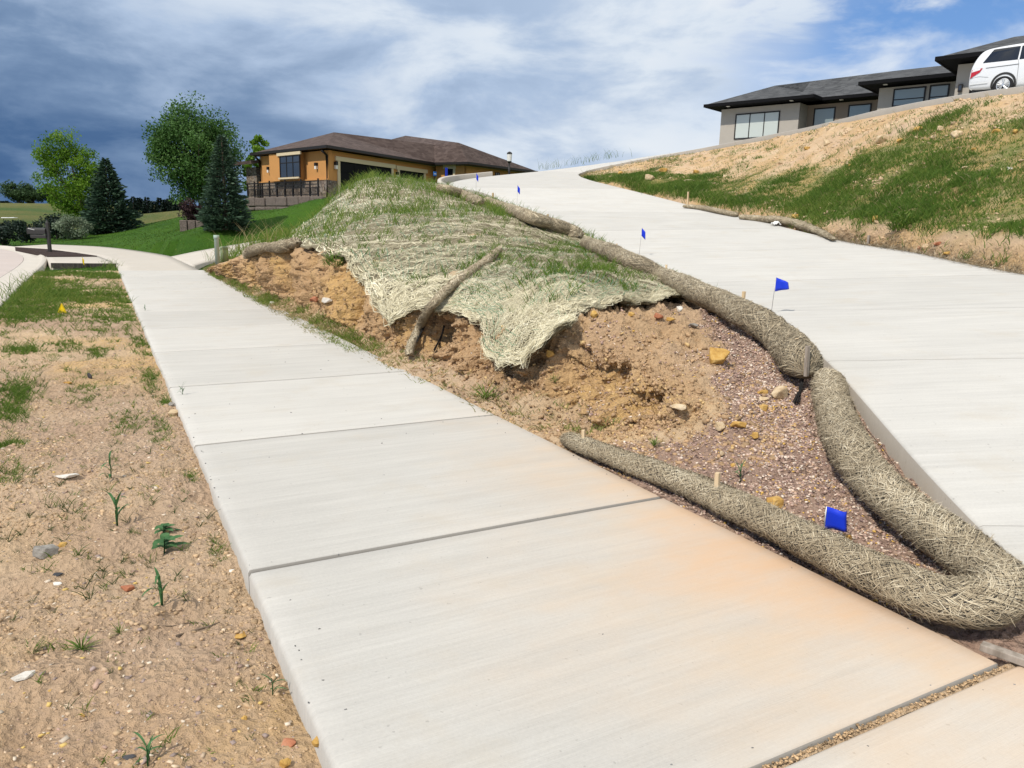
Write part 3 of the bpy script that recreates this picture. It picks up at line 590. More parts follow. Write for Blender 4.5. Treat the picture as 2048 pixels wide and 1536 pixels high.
# ================================================================ fibre, blade and pebble generators (numpy, one mesh each)
def ribbons(P0,P1,P2,Wd,width,tint,name):
    """flat three-point strips; Wd = unit width direction"""
    n=len(P0); w_=(width if np.ndim(width) else np.full(n,width))[:,None]*.5
    V=np.stack([P0-Wd*w_,P0+Wd*w_,P1-Wd*w_,P1+Wd*w_,P2-Wd*w_*.5,P2+Wd*w_*.5],1).reshape(-1,3)
    b=np.arange(n)[:,None]*6; F4=np.concatenate([b+np.array([0,1,3,2]),b+np.array([2,3,5,4])])
    return npmesh(name,V,F4=F4,attrs=dict(tint=np.repeat(tint,6)))
def blades(P,Nn,length,width,lean,tint,name,curve=.5,rng=RNG,wtip=.15):
    n=len(P); az=rng.uniform(0,2*math.pi,n); h=np.stack([np.cos(az),np.sin(az),np.zeros(n)],1); up=Nn*.35+np.array([0,0,.65]); up/=np.linalg.norm(up,axis=1)[:,None]
    d=up+h*(lean*rng.uniform(.2,1.2,n))[:,None]; d/=np.linalg.norm(d,axis=1)[:,None]
    L=length[:,None]; mid=P+d*L*.55; d2=d+h*(curve*rng.uniform(.3,1.4,n))[:,None]-np.array([0,0,.15]); d2/=np.linalg.norm(d2,axis=1)[:,None]; tip=mid+d2*L*.5
    wd=np.cross(d,np.stack([np.cos(az+1.2),np.sin(az+1.2),np.zeros(n)],1)); wd/=np.linalg.norm(wd,axis=1)[:,None]+1e-9; w_=width[:,None]*.5
    V=np.stack([P-wd*w_,P+wd*w_,mid-wd*w_*.8,mid+wd*w_*.8,tip],1).reshape(-1,3); b=np.arange(n)[:,None]*5
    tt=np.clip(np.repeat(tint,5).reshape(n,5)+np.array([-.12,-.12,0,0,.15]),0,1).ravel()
    return npmesh(name,V,F3=b+np.array([2,3,4]),F4=b+np.array([0,1,3,2]),attrs=dict(tint=tt))
_PB=[]
for k in range(6):
    r_=np.random.default_rng(100+k); v=np.array([(a,b,c) for a in (-1,1) for b in (-1,1) for c in (-1,1)],float)*r_.uniform(.55,1.,(8,3)); _PB.append(v)
_PF=np.array([(0,1,3),(0,3,2),(4,6,7),(4,7,5),(0,4,5),(0,5,1),(2,3,7),(2,7,6),(0,2,6),(0,6,4),(1,5,7),(1,7,3)])
def pebbles(P,size,flat,cols,name,rng=RNG):
    n=len(P); base=np.stack(_PB)[rng.integers(0,6,n)]; a=rng.uniform(0,6.28,n); sc=size[:,None]*np.stack([rng.uniform(.7,1.25,n),rng.uniform(.5,1.,n),flat*rng.uniform(.5,1.1,n)],1)*.5
    v=base*sc[:,None,:]; tx=rng.normal(0,.3,n); v[...,2]+=v[...,0]*tx[:,None]
    c,s_=np.cos(a)[:,None],np.sin(a)[:,None]; v=np.stack([v[...,0]*c-v[...,1]*s_,v[...,0]*s_+v[...,1]*c,v[...,2]],-1)+P[:,None,:]
    F3=(np.arange(n)[:,None,None]*8+_PF[None]).reshape(-1,3)
    return npmesh(name,v.reshape(-1,3),F3=F3,attrs=dict(tintc=np.repeat(cols,8,axis=0)))

# ================================================================ STRAW WATTLES
M_core=mat('packed straw core',lambda t:{'Base Color':t.mix(t.noise(t.pos,60,4,.7),(.10,.08,.05),(.34,.29,.20)),'Normal':t.bump(t.noise(t.scale(t.pos,(1,1,1)),90,3,.7),.9,.02)},.9)
class Tube:
    def __init__(s,path,rad,seed=0,flat=.86,lump=.07):
        p=catmull(np.array(path),160); d=np.r_[0,np.cumsum(np.linalg.norm(np.diff(p,axis=0),axis=1))]; s.L=d[-1]; n=max(24,int(s.L/.04)); u=np.linspace(0,s.L,n)
        s.C=np.stack([np.interp(u,d,p[:,k]) for k in range(3)],1); rr=catmull(np.array(rad,float)[:,None],160)[:,0]; s.r=np.interp(u,d,rr); s.n=n; s.seed=seed; s.flat=flat; s.lump=lump
        T=np.gradient(s.C,axis=0); T/=np.linalg.norm(T,axis=1)[:,None]; s.A=np.cross(T,np.array([0,0,1.])); s.A/=np.linalg.norm(s.A,axis=1)[:,None]; s.B=np.cross(s.A,T); s.T=T
        e=np.minimum(u,s.L-u); s.endr=np.sqrt(np.clip(1-(1-np.clip(e/(s.r*.9),0,1))**2,.02,1))
    def at(s,u,th,off=0.):
        x=np.clip(u/s.L,0,1)*(s.n-1); i=np.clip(x.astype(int),0,s.n-2); f=(x-i)
        lp=lambda a:(a[i]*(1-f)+a[i+1]*f) if a.ndim==1 else a[i]*(1-f)[...,None]+a[i+1]*f[...,None]
        C,A,B,r=lp(s.C),lp(s.A),lp(s.B),lp(s.r*s.endr); c,sn=np.cos(th),np.sin(th); sn2=np.where(sn<0,sn*.75,sn*s.flat)
        nn=A*c[...,None]+B*sn[...,None]; q=np.stack([u*4,c*1.5+s.seed,sn*1.5],-1)
        rr=r*(1+s.lump*fbm(q,.8,2,s.seed)+.5*s.lump*fbm(q,3,2,s.seed+5))+off
        return C+A*(rr*c)[...,None]+B*(rr*sn2)[...,None],nn
def wattle(path,rad,label,name='straw_wattle',nf=6000,flen=(.05,.10),fw=.004,net=0,seed=0,green=0.,flat=.86,lump=.07,group='straw wattles pinned around the mound'):
    t=Tube(path,rad,seed,flat,lump); rng=np.random.default_rng(seed+50); root=empty(name,tuple(t.C[0]-np.array([0,0,t.r[0]])))
    off=np.array(root.location)
    U,TH=np.meshgrid(np.linspace(0,t.L,t.n),np.linspace(0,2*math.pi,25),indexing='ij'); V,_=t.at(U,TH); 
    link('core',npmesh('core',V.reshape(-1,3)-off,F4=gridfaces(t.n,25),smooth=True),M_core,root)
    u=rng.uniform(0,t.L,nf); th=rng.uniform(-.75,math.pi+.75,nf); ang=np.where(rng.random(nf)<.6,rng.choice([-1,1],nf)*rng.normal(.75,.22,nf),rng.uniform(-1.5,1.5,nf)); Ln=rng.uniform(*flen,nf)
    r0=np.interp(u,np.linspace(0,t.L,t.n),t.r); du=np.cos(ang)*Ln*.5; dth=np.sin(ang)*Ln*.5/r0; o=rng.uniform(.0,.012,nf)+rng.exponential(.003,nf); fl=rng.random(nf)<.08
    p0,n0=t.at(np.clip(u-du,0,t.L),th-dth,o*.4); p1,n1=t.at(u,th,o); p2,n2=t.at(np.clip(u+du,0,t.L),th+dth,o*.5+np.where(fl,rng.uniform(.01,.035,nf),0))
    d=p2-p0; d/=np.linalg.norm(d,axis=1)[:,None]+1e-9; wd=np.cross(d,n1); wd/=np.linalg.norm(wd,axis=1)[:,None]+1e-9
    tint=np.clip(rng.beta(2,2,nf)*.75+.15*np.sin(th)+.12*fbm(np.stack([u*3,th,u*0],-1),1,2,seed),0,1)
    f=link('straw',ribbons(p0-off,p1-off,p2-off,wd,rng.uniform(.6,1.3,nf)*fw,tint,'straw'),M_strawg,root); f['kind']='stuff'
    if net:
        PP=[];QQ=[];RR=[];WW=[]
        for sgn in (-1,1):
            for k in range(net):
                nst=int(t.L/.03); uu=np.linspace(.03,t.L-.03,nst); tt=sgn*uu/(np.mean(t.r)*1.15)+2*math.pi*k/net+.15*np.sin(uu*9+k); p,nn=t.at(uu,tt,.0085)
                PP.append(p[:-1]);RR.append(p[1:]);QQ.append((p[:-1]+p[1:])/2); dd=p[1:]-p[:-1]; ww=np.cross(dd,nn[:-1]); WW.append(ww/(np.linalg.norm(ww,axis=1)[:,None]+1e-9))
        a,b,c,w_=map(np.concatenate,(PP,QQ,RR,WW)); me=ribbons(a-off,b-off,c-off,w_,.0032,np.zeros(len(a)),'netting'); nt=link('netting',me,M_net,root); nt['kind']='stuff'
    tag(root,label,'wattle',group); return root,t
def wpath(px,lift): return [hit(a,b,l) for (a,b),l in zip(px,lift if hasattr(lift,'__len__') else [lift]*len(px))]
WA=[PZ(1132,876,.025),PZ(1165,891,.05),PZ(1280,935,.065),PZ(1400,980,.075),PZ(1550,1050,.082),PZ(1700,1126,.088),PZ(1830,1183,.092),PZ(1915,1206,.10),PZ(1978,1205,.11),PZ(2004,1166,.14)]
WB=[hit(a,b,.115) for a,b in [(1957,1128),(1890,1080),(1822,1030),(1773,986),(1728,940),(1696,893),(1674,840),(1661,792),(1655,752)]]
W1,T1=wattle(WA+WB,[.05,.066,.08,.091,.101,.107,.111,.112,.113,.118,.122,.124,.126,.128,.128,.13,.13,.125,.11],'long folded straw wattle wrapped in black net doubling back at the near corner',nf=46000,flen=(.045,.10),fw=.0027,net=20,seed=1,lump=.10)
p2=[(1612,748),(1600,722),(1568,684),(1515,645),(1455,612),(1390,583),(1330,556),(1270,528),(1215,503),(1172,487)]
W2,T2=wattle(wpath(p2,.15),[.14,.165,.17,.165,.16,.155,.15,.15,.15,.13],'plump straw wattle edging the driveway, black net tail at its near end',nf=24000,flen=(.06,.13),fw=.0043,net=20,seed=2,lump=.10)
p3=[(1158,474),(1138,463),(1100,450),(1055,433),(1010,416),(972,402)]
W3,T3=wattle(wpath(p3,.19),[.19,.2,.18,.165,.16,.14],'straw wattle with dark frayed end, next one up the driveway edge',nf=8000,flen=(.10,.2),fw=.011,seed=3)
p4=[(958,404),(930,392),(900,381),(874,375)]
W4,T4=wattle(wpath(p4,.2),[.16,.17,.16,.13],'farthest straw wattle at the top of the mound by the concrete kerb',nf=3500,flen=(.12,.24),fw=.013,seed=4)
p6=[(490,517),(500,505),(520,498),(540,494)]; p7=[(536,496),(560,495),(580,490),(594,486)]
W6,_=wattle(wpath(p6,.10),[.11,.13,.13,.11],'short pale straw wattle on the bank top, left of its neighbour',nf=2500,flen=(.12,.22),fw=.011,seed=6)
W7,_=wattle(wpath(p7,.10),[.11,.135,.13,.12],'short pale straw wattle on the bank top against the straw mat',nf=2500,flen=(.12,.22),fw=.011,seed=7)
p8=[(1366,412),(1400,415),(1440,423),(1474,430)]; p9=[(1478,433),(1520,437),(1560,440),(1600,449),(1640,464),(1668,478)]
W8,_=wattle(wpath(p8,.08),[.07,.12,.12,.11],'slim flattened straw wattle across the driveway at the grassy hill foot',nf=3000,flen=(.12,.22),fw=.011,seed=8,flat=.7)
W9,_=wattle(wpath(p9,.08),[.11,.15,.19,.18,.14,.06],'burst sagging straw wattle at the hill foot beside the white rag',nf=5000,flen=(.12,.24),fw=.011,seed=9,flat=.6,lump=.16)
# loose black net ends
def tail(name,pts,rad,parent,label=None):
    off=np.array(parent.location) if parent else np.array(pts[0]); mb=MB(); P=catmull(np.array(pts),14)
    for k in range(7):
        o=np.array([math.sin(k*2.1),math.cos(k*2.1),math.sin(k)])*rad*np.linspace(.35,1.,14)[:,None]*(1+.4*np.sin(np.linspace(0,5,14)+k))[:,None]
        mb.tube(P+o-off,np.linspace(rad*.5,rad*.28,14),5)
    return mb.build(name,M_net,parent,True)
e0=T2.C[0]
tail('net_tail',[e0+np.array([.02,.06,-.03]),hit(1603,768,.05),hit(1597,788,.02),hit(1590,806,.012)],.016,W2)
tail('net_tail',[T3.C[0]+np.array([-.08,0,-.08]),hit(1158,488,.05),hit(1150,486,.05)],.04,W3)
st=empty('net_scrap',tuple(hit(887,655,.02))); tail('strand',[hit(888,652,.03),hit(884,668,.03),hit(877,684,.02),hit(869,702,.015)],.014,st); tag(st,'black twisted net scrap hanging on the bank right of the thin wattle','netting')

# ---- stakes
def stake(p,h,w_,d_,tilt,label,yaw=0.4,m=None):
    o=empty('wooden_stake',tuple(p)); mb=MB(); c,s_=math.cos(yaw),math.sin(yaw); ax=np.array([[c,s_,0],[-s_,c,0],[0,0,1]])
    mb.box((0,0,h/2-.05),(w_,d_,h+.1),ax); so_=mb.build('shaft',m or M_stake,o,bevel=.002)
    o.rotation_euler=(tilt[0],tilt[1],0); tag(o,label,'stake','wooden stakes pinning the straw wattles'); return o
STK=[((1165,893),.085,.028,.022,'pale wooden stake at the pointed end of the long folded wattle'),((1433,985),.10,.032,.025,'pale wooden stake in the near leg of the folded wattle beside the sidewalk joint'),
 ((1638,738),.15,.036,.028,'weathered wooden stake where the two largest wattles meet'),((1607,698),.05,.04,.02,'short wooden stake sunk into the near end of the plump wattle'),((1486,602),.13,.045,.035,'square wooden stake below the waving blue flag'),
 ((1332,543),.13,.05,.035,'wooden stake midway along the plump driveway wattle'),((1233,498),.13,.05,.035,'wooden stake beside the slim blue flag on the driveway edge'),((1169,474),.12,.05,.03,'wooden stake at the dark frayed wattle end'),
 ((1096,437),.14,.06,.04,'small stake topping the wattle beside the driveway joint'),((986,404),.35,.07,.05,'tall thin stake behind grass at the upper driveway edge'),
 ((1375,410),.50,.09,.05,'tall wooden stake at the start of the hill foot wattle'),((1476,430),.22,.07,.05,'small stake between the two hill foot wattles'),((1590,438),.2,.07,.05,'stake stub behind the burst wattle on the hill'),
 ((1736,490),.24,.09,.05,'leaning grey stake on the soil edge of the driveway')]
for k,((a,b),h,w_,d_,lb) in enumerate(STK):
    p=hit(a,b,.0)
    near=[t for t in (T1,T2,T3,T4) if np.min(np.linalg.norm(t.C-p,axis=1))<.6]
    if near and k<9:
        D=PR(a,b,1.); 
        # stand on the wattle's surface: closest centre-line point along the pixel's ray
        d=ray(a,b); d/=np.linalg.norm(d); best=None
        for t in near:
            w_c=t.C-np.array([0,0,CAMH]); al=w_c@d; dd=np.linalg.norm(w_c-al[:,None]*d,axis=1); i=np.argmin(dd)
            if best is None or dd[i]<best[0]: best=(dd[i],t.C[i],t.r[i],al[i])
        p=np.array([0,0,CAMH])+d*(best[3]-best[2]*.3); p=best[1]+np.array([-.4*best[2]*.5,-.3*best[2]*.5,best[2]*.62])
    stake(p,h,w_,d_,(random.uniform(-.06,.06),random.uniform(-.08,.08)),lb,random.uniform(.2,.8),M_oldwood if k in (2,13) else None)

# ---- marker flags
def flag(p,h,fw_,fh,m,label,yaw=0.,style=0,lean=(0,0)):
    o=empty('marker_flag',tuple(p)); mb=MB(); top=np.array([lean[0]*h,lean[1]*h,h]); mb.tube([(0,0,-.05),(0,0,h*.5) if not any(lean) else tuple(top*.5),tuple(top)],.0035 if h<.8 else .005,6); mb.build('wire',M_wire,o,True)
    n=9; V=[]; u=np.array([math.cos(yaw),math.sin(yaw),0])
    for i in range(n):
        f=i/(n-1)
        for j in range(5):
            g=j/4; wv=.22*fw_*math.sin(f*5.5+g*1.3)*f; nrm=np.array([-u[1],u[0],0])
            dz={0:-(1-g)*fh-.25*f*fh*math.sin(g*2),1:-(1-g)*fh*(1-.55*f)-f*fh*.35,2:-(1-g)*fh-f*fh*.55,3:-(1-g)*fh}[style]
            V.append(top+(u*(f-.5)*fw_*(1-g)*1.1 if style==3 else u*f*fw_*(.55 if style==2 else 1))+nrm*wv+np.array([0,0,dz]))
    me=npmesh('flag',np.array(V),F4=gridfaces(n,5),smooth=True); fo=link('flag',me,m,o); s=fo.modifiers.new('s','SOLIDIFY'); s.thickness=.0015
    tag(o,label,'flag','utility marker flags'); return o
flag(hit(1542,628,.0),.44,.16,.17,M_blue,'waving blue marker flag on a wire above the plump wattle',-.45,1,(.07,0))
flag(hit(1278,512),.62,.16,.17,M_blue,'drooping blue marker flag on a leaning wire at the driveway edge',-.5,2,(.06,0))
flag(hit(1034,414),.78,.17,.22,M_blue,'small blue marker flag beside the upper driveway, nearest the joint line',-.5,2)
flag(hit(952,388),.85,.16,.24,M_blue,'far blue marker flag at the top of the mound wattle',-.5,2)
fp=hit(1652,1108,.0,3.2); flag(fp+np.array([0,.03,0]),.255,.115,.13,M_blue,'blue square marker flag low behind the near wattle',-.5,0)
flag(hit(125,626),.17,.17,.19,M_yel,'yellow pyramid marker flag in the weedy soil strip',-.3,3)
flag(hit(166,537),.40,.10,.2,M_yel,'small yellow marker flag by the far end of the soil strip',-.3,2)

# ================================================================ STRAW BLANKET over the mound
TLs=[5.0,5.08,5.3,5.5,5.75,6.15,6.5,6.8,7.0,7.2,7.5,8.1,9.0,9.5,10,10.5,11,12,12.8]; TLt=[.33,.23,.165,.18,.25,.29,.295,.28,.20,.22,.275,.305,.31,.345,.48,.495,.505,.54,.6]
def bl_st(a,b):   # a in 0..1 along, b in 0..1 across
    s=5.0+a*7.75; tl=np.interp(s,TLs,TLt); tl=tl+.012*vnoise(np.stack([s*6,s*0,s*0],-1),7); t=tl+(.985-tl)*b
    s=s+(.10*vnoise(np.stack([t*9,t*0,t*0],-1),9)+.12*sstep(t,.35,.5))*(1-sstep(s,5,5.6)); return s,t
def bl_pt(a,b,off=0.):
    s,t=bl_st(a,b); P0=mound_base(s,t); P,n=mound_frame(s,t); P=P0*.6+P*.4
    P=P0*.3+P*.7; d=.065+.05*(1-sstep(s,5.6,6.4))*(1-sstep(t,.3,.5))+.055*fbm(P,1.9,3,91)+.014*fbm(P,9,2,92); hang=(1-sstep(b,0,.10))*(1-sstep(s,7.6,8.4)); d=d+.06*hang*(np.exp(-((s-5.35)/.35)**2)+.5)
    # the mat bridges the eroded pockets instead of following them
    pk2=np.exp(-(((s-6.55)/.30)**2+((t-.22)/.08)**2))+np.exp(-(((s-4.55)/.42)**2+((t-.28)/.09)**2))
    return P+n*(d+off)[...,None]+np.array([-1.,-.2,0])*(.12*pk2)[...,None],n
blk=empty('straw_blanket',tuple(hit(1020,740))); boff=np.array(blk.location)
a,b=np.meshgrid(np.linspace(0,1,260),np.linspace(0,1,110),indexing='ij'); BP,BN=bl_pt(a,b)
M_mat=mat('straw mat',lambda t:{'Base Color':t.mix(t.noise(t.pos,45,5,.7),(.13,.105,.06),(.46,.40,.26)),'Normal':t.bump(t.noise(t.pos,60,4,.75),1.,.04)},.9)
mo=link('mat',npmesh('mat',BP.reshape(-1,3)-boff,F4=gridfaces(260,110,True),smooth=True),M_mat,blk); sm=mo.modifiers.new('thick','SOLIDIFY'); sm.thickness=.03; sm.offset=-1
def straw_on(n,flen,fw,abias,seed,drape=False):
    rng=np.random.default_rng(seed); a=abias(rng,n); b=rng.random(n)
    if drape: b=rng.uniform(0,.03,n)
    p,nn=bl_pt(a,b,np.zeros(n)); ref=rng.normal(size=(n,3)); d=np.cross(nn,ref); d/=np.linalg.norm(d,axis=1)[:,None]
    ta=bl_pt(np.clip(a+.004,0,1),b,np.zeros(n))[0]-bl_pt(np.clip(a-.004,0,1),b,np.zeros(n))[0]; ta/=np.linalg.norm(ta,axis=1)[:,None]+1e-9; tb=bl_pt(a,np.clip(b+.01,0,1),np.zeros(n))[0]-bl_pt(a,np.clip(b-.01,0,1),np.zeros(n))[0]; tb/=np.linalg.norm(tb,axis=1)[:,None]+1e-9
    e1=(1-sstep(b,.02,.12))[:,None]; e2=(1-sstep(a,.004,.03))[:,None]; d=d*(1-e1*.85)+ta*e1*rng.choice([-1,1],n)[:,None]; d=d*(1-e2*.85)+tb*e2*rng.choice([-1,1],n)[:,None]; d/=np.linalg.norm(d,axis=1)[:,None]
    L=rng.uniform(*flen,n)[:,None]; side=np.cross(nn,d); bend=rng.normal(0,.16,n)[:,None]; o=rng.uniform(.0,.014,n)[:,None]
    p0=p-d*L*.5+nn*o*.3; p1=p+side*bend*L+nn*(o+.006); p2=p+d*L*.5+nn*o*rng.uniform(.2,1.3,n)[:,None]
    tint=np.clip(rng.beta(2.4,1.8,n)*.85+.14*fbm(p,1.2,2,95)+.03+.16*sstep(a,.3,.6),0,1)
    me=ribbons(p0-boff,p1-boff,p2-boff,side,rng.uniform(.6,1.4,n)*fw,tint,'straw'); s=link('straw',me,M_straw,blk); s['kind']='stuff'
straw_on(52000,(.12,.26),.0046,lambda r,n:r.random(n)**1.6*.42,301)
straw_on(38000,(.14,.30),.0115,lambda r,n:.22+r.random(n)*.78,302)
# green net strands stretched over the mat
rng=np.random.default_rng(77); PP=[];QQ=[];RR=[];WW=[]
for k in range(46):
    bb=.03+.94*k/46; aa=np.linspace(.02,.98,190); p,n_=bl_pt(aa,np.full(190,bb)+.006*np.sin(aa*60+k),np.full(190,.03)); PP.append(p[:-1]);RR.append(p[1:]);WW.append(np.cross(p[1:]-p[:-1],n_[:-1]))
for k in range(110):
    aa=.01+.98*k/110; bb=np.linspace(.01,.99,110); p,n_=bl_pt(np.full(110,aa)+.002*np.sin(bb*50+k),bb,np.full(110,.03)); PP.append(p[:-1]);RR.append(p[1:]);WW.append(np.cross(p[1:]-p[:-1],n_[:-1]))
a,c,w_=map(np.concatenate,(PP,RR,WW)); w_/=np.linalg.norm(w_,axis=1)[:,None]+1e-9
msk=fbm(a,.9,3,99)>-.05; a,c,w_=a[msk],c[msk],w_[msk]
nt=link('netting',ribbons(a-boff,(a+c)/2-boff,c-boff,w_,np.where(np.linalg.norm(a[:,:2],axis=1)>12,.0075,.0045),np.zeros(len(a)),'netting'),M_gnet,blk); nt['kind']='stuff'
tag(blk,'pale straw erosion blanket with green netting draped over the mound','blanket')
p5=[(817,709),(826,682),(842,650),(864,612),(902,573),(950,537),(980,517),(999,498)]
BX,BY,BD=proj(BP.reshape(-1,3)); BF=BP.reshape(-1,3)
wp5=[]
for (a_,b_) in p5:
    m_=(np.abs(BX-a_)<7)&(np.abs(BY-b_)<7); r_=np.hypot(*hit(a_,b_,.07)[:2])
    if m_.any(): r_=min(r_,np.min(np.hypot(BF[m_,0],BF[m_,1]))-.09)
    wp5.append(PR(a_,b_,r_))
W5,T5=wattle(wp5,[.04,.048,.052,.054,.055,.055,.05,.038],'thin straw wattle slung down over the straw mat onto the bank',nf=5000,flen=(.07,.14),fw=.007,seed=5,flat=.95)
tail('net_tail',[T5.at(np.array([.45]),np.array([0.]))[0][0],hit(846,656,.03),hit(850,645,.04)],.012,W5)
# ================================================================ ROCKS, PEBBLES
import bmesh
def rockmesh(seed,npt=16,facet=.75):
    r_=np.random.default_rng(seed); d=r_.normal(size=(npt,3)); d/=np.linalg.norm(d,axis=1)[:,None]; d*=r_.uniform(.75,1.,(npt,1)); d=np.sign(d)*np.abs(d)**facet
    bm=bmesh.new(); vs=[bm.verts.new(p) for p in d]; res=bmesh.ops.convex_hull(bm,input=vs)
    bmesh.ops.delete(bm,geom=[v for v in bm.verts if not v.link_faces],context='VERTS')
    bmesh.ops.bevel(bm,geom=bm.edges[:],offset=.06,segments=1,affect='EDGES'); bmesh.ops.triangulate(bm,faces=bm.faces[:])
    bmesh.ops.subdivide_edges(bm,edges=[e for e in bm.edges if e.calc_length()>.5],cuts=1)
    for v in bm.verts:
        q=np.array(v.co)[None]; v.co*=1+.05*float(fbm(q,2.5,3,seed)[0])
    me=bpy.data.meshes.new('rock'); bm.to_mesh(me); bm.free(); return me
RM=[rockmesh(k+400,14+k%5*2,.65+.08*(k%4)) for k in range(9)]
def rock(px,py,wpx,hpx,m,label,group=None,k=None,sink=.25,flat=1.):
    p=hit(px,py+hpx*.3); D=proj(p)[2]; w_=wpx*D/F; h_=hpx*D/F
    me=RM[(int(px*7+py*3) if k is None else k)%9].copy(); me.materials.clear(); me.materials.append(m)
    o=bpy.data.objects.new('rock',me); COL.objects.link(o); o.scale=(w_*.55,w_*.42,max(h_*.6,w_*.14)*flat); o.rotation_euler=(random.uniform(-.15,.15),random.uniform(-.15,.15),-.5+random.uniform(-.5,.5))
    o.location=(p[0],p[1],p[2]+h_*(.5-sink)*.7); tag(o,label,'rock',group); return o
rock(1437,708,50,32,M_rocky,'large ochre sandstone block lying on the gravel slope',k=1)
rock(1550,1003,40,25,M_rocky,'ochre rock just behind the near wattle leg')
rock(1557,782,44,32,M_rockt,'rounded tan boulder below the black net tail',k=3)
rock(1524,783,28,12,M_rocky,'flat tan rock propped against the rounded boulder')
rock(1528,797,24,9,M_rockt,'thin tan stone under the propped flat rock')
rock(1527,814,20,16,M_rocky,'orange cube shaped stone below the boulder pile')
rock(1187,627,20,15,M_rocky,'ochre stone at the near lip of the straw blanket')
rock(1254,606,22,10,M_rocky,'flat yellow stone lying on the straw blanket edge')
rock(1231,582,16,9,M_rocky,'small yellow stone sitting on the straw blanket')
rock(1262,627,18,9,M_rocky,'orange stone just below the blanket edge')
rock(1316,630,26,11,M_rockr,'red brown stone near the top of the bare mound')
rock(1340,637,24,8,M_rocky,'thin orange flagstone on top of the bare mound')
rock(1386,650,22,9,M_rockg,'small grey stone on the gravel below the plump wattle')
rock(1360,616,16,12,M_rockw,'cream stone beside the wattle at the blanket corner')
rock(1100,705,20,15,M_rocky,'orange wedge of stone beside the hanging straw tongue')
rock(1357,814,40,13,M_rockt,'brown slab sticking out of the eroded bank',sink=.1)
rock(1441,850,26,18,M_rockt,'brown lump of stone at the lower end of the bank')
rock(1476,848,34,17,M_rocky,'ochre lump beside the brown stone at the bank end')
rock(1695,1075,20,17,M_rocky,'yellow stone beside the low blue square flag')
rock(1511,869,16,13,M_rocky,'orange pebble on the purple gravel')
rock(1325,972,11,8,M_rocky,'small orange stone on the soil above the near wattle',k=2)
rock(1465,930,12,9,M_rocky,'yellow pebble among dark gravel',k=4)
rock(1443,905,14,10,M_rockt,'tan pebble at the top of the dark gravel streak',k=5)
rock(653,599,24,11,M_rockw,'pale flat stone by the far sidewalk edge')
rock(628,598,22,15,M_rockr,'reddish clod next to the pale flat stone by the sidewalk')
rock(545,606,12,7,M_rockw,'small white stone at the far sidewalk edge')
rock(93,1100,52,25,M_rockg,'large flat grey stone on the sandy strip',sink=.2)
rock(124,1089,22,14,M_rocky,'ochre stone touching the large grey stone',sink=.3)
rock(115,1148,24,12,M_rockd,'narrow blue grey slate chip on the sandy strip',flat=.6)
rock(132,950,56,12,M_rockw,'white flaky stone on the sandy strip',flat=.7)
rock(255,1173,32,13,M_rockr,'dull red oblong stone on the sandy strip')
rock(180,752,12,17,M_rockd,'dark upright stone on the sandy strip',sink=.15)
rock(136,765,20,8,M_rocky,'yellow flat stone left of the dark upright stone')
rock(347,826,32,15,M_rockt,'long tan stone overhanging the sidewalk edge',sink=.1)
rock(343,808,16,9,M_rockg,'grey stone at the sidewalk edge behind the tan one')
rock(258,1511,30,20,M_rockd,'square black slate chip near the bottom of the picture',flat=.35)
rock(577,1486,38,26,M_rockr,'orange red broken stone near the sidewalk corner',flat=.7)
rock(635,1480,26,21,M_rocky,'bright yellow stone against the sidewalk edge')
rock(569,1524,26,17,M_rocky,'ochre stone half buried at the bottom edge')
rock(479,1268,30,15,M_rocky,'flat pale yellow stone beside the sidewalk',flat=.5)
rock(113,1166,20,11,M_rockw,'cream pebble below the slate chip',flat=.6)
rock(463,1141,14,9,M_rockw,'cream pebble near the sidewalk joint',flat=.6)
rock(48,1349,42,15,M_rockw,'long pale stone at the left of the sandy strip',flat=.5)
rock(106,1378,22,12,M_rocky,'yellow flat stone below the long pale stone',flat=.5)
rock(165,1429,14,8,M_rocky,'small yellow stone on the lower sandy strip')
rock(488,1436,16,13,M_rocky,'yellow angular stone left of the red broken stone')
HR=[(1764,278,34,24,0),(1654,284,20,15,0),(1614,296,15,9,0),(1716,295,16,9,1),(1800,281,20,11,0),(1835,258,34,15,0),(1880,256,24,12,0),(1866,273,18,13,1),(1912,268,28,20,0),(1992,262,20,12,0),(2030,262,16,10,0),(1298,354,28,17,0),(1326,339,22,15,0),(1377,361,26,12,1),(1392,343,16,9,0),(1502,349,16,9,1),
    (1947,297,13,7,0),(2020,336,15,8,3),(1812,358,8,8,3),(1592,431,22,9,0),(1611,433,20,7,0),(1750,436,18,15,0),(1875,486,24,12,4),(1850,493,24,14,1),(1893,506,24,9,0),(1945,402,16,7,1),(1990,255,14,8,0),(1560,325,12,8,0),(1700,330,12,7,0),(1450,352,11,8,0),(1240,345,14,9,0),(1930,335,18,10,1),(1838,495,10,9,4)]
HR=[(a,b,c*.88,d*.88,(1 if (k==0 and i%2) else k)) for i,(a,b,c,d,k) in enumerate(sorted(HR))]
ordn=lambda n:['first','second','third','fourth','fifth','sixth','seventh','eighth','ninth','tenth','eleventh','twelfth','thirteenth','fourteenth','fifteenth','sixteenth','seventeenth','eighteenth','nineteenth','twentieth'][n]
MM=[M_rocky,M_rockt,M_rockg,M_rockw,M_rockr]; NMM=['yellow','tan','grey','white','red brown']; cnt={}
for (a,b,c,d,k) in HR:
    zone='upper hill soil' if b<300 else ('middle hill grass' if b<400 else 'grassy hill foot')
    cnt.setdefault((k,zone),[]).append((a,b,c,d))
for (k,zone),L in cnt.items():
    for i,(a,b,c,d) in enumerate(L):
        pl='' if len(L)==1 else f', {ordn(i)} such from the left'
        rock(a,b,c,d,MM[k],f'{NMM[k]} rock on the {zone}{pl}','rocks on the hillside')

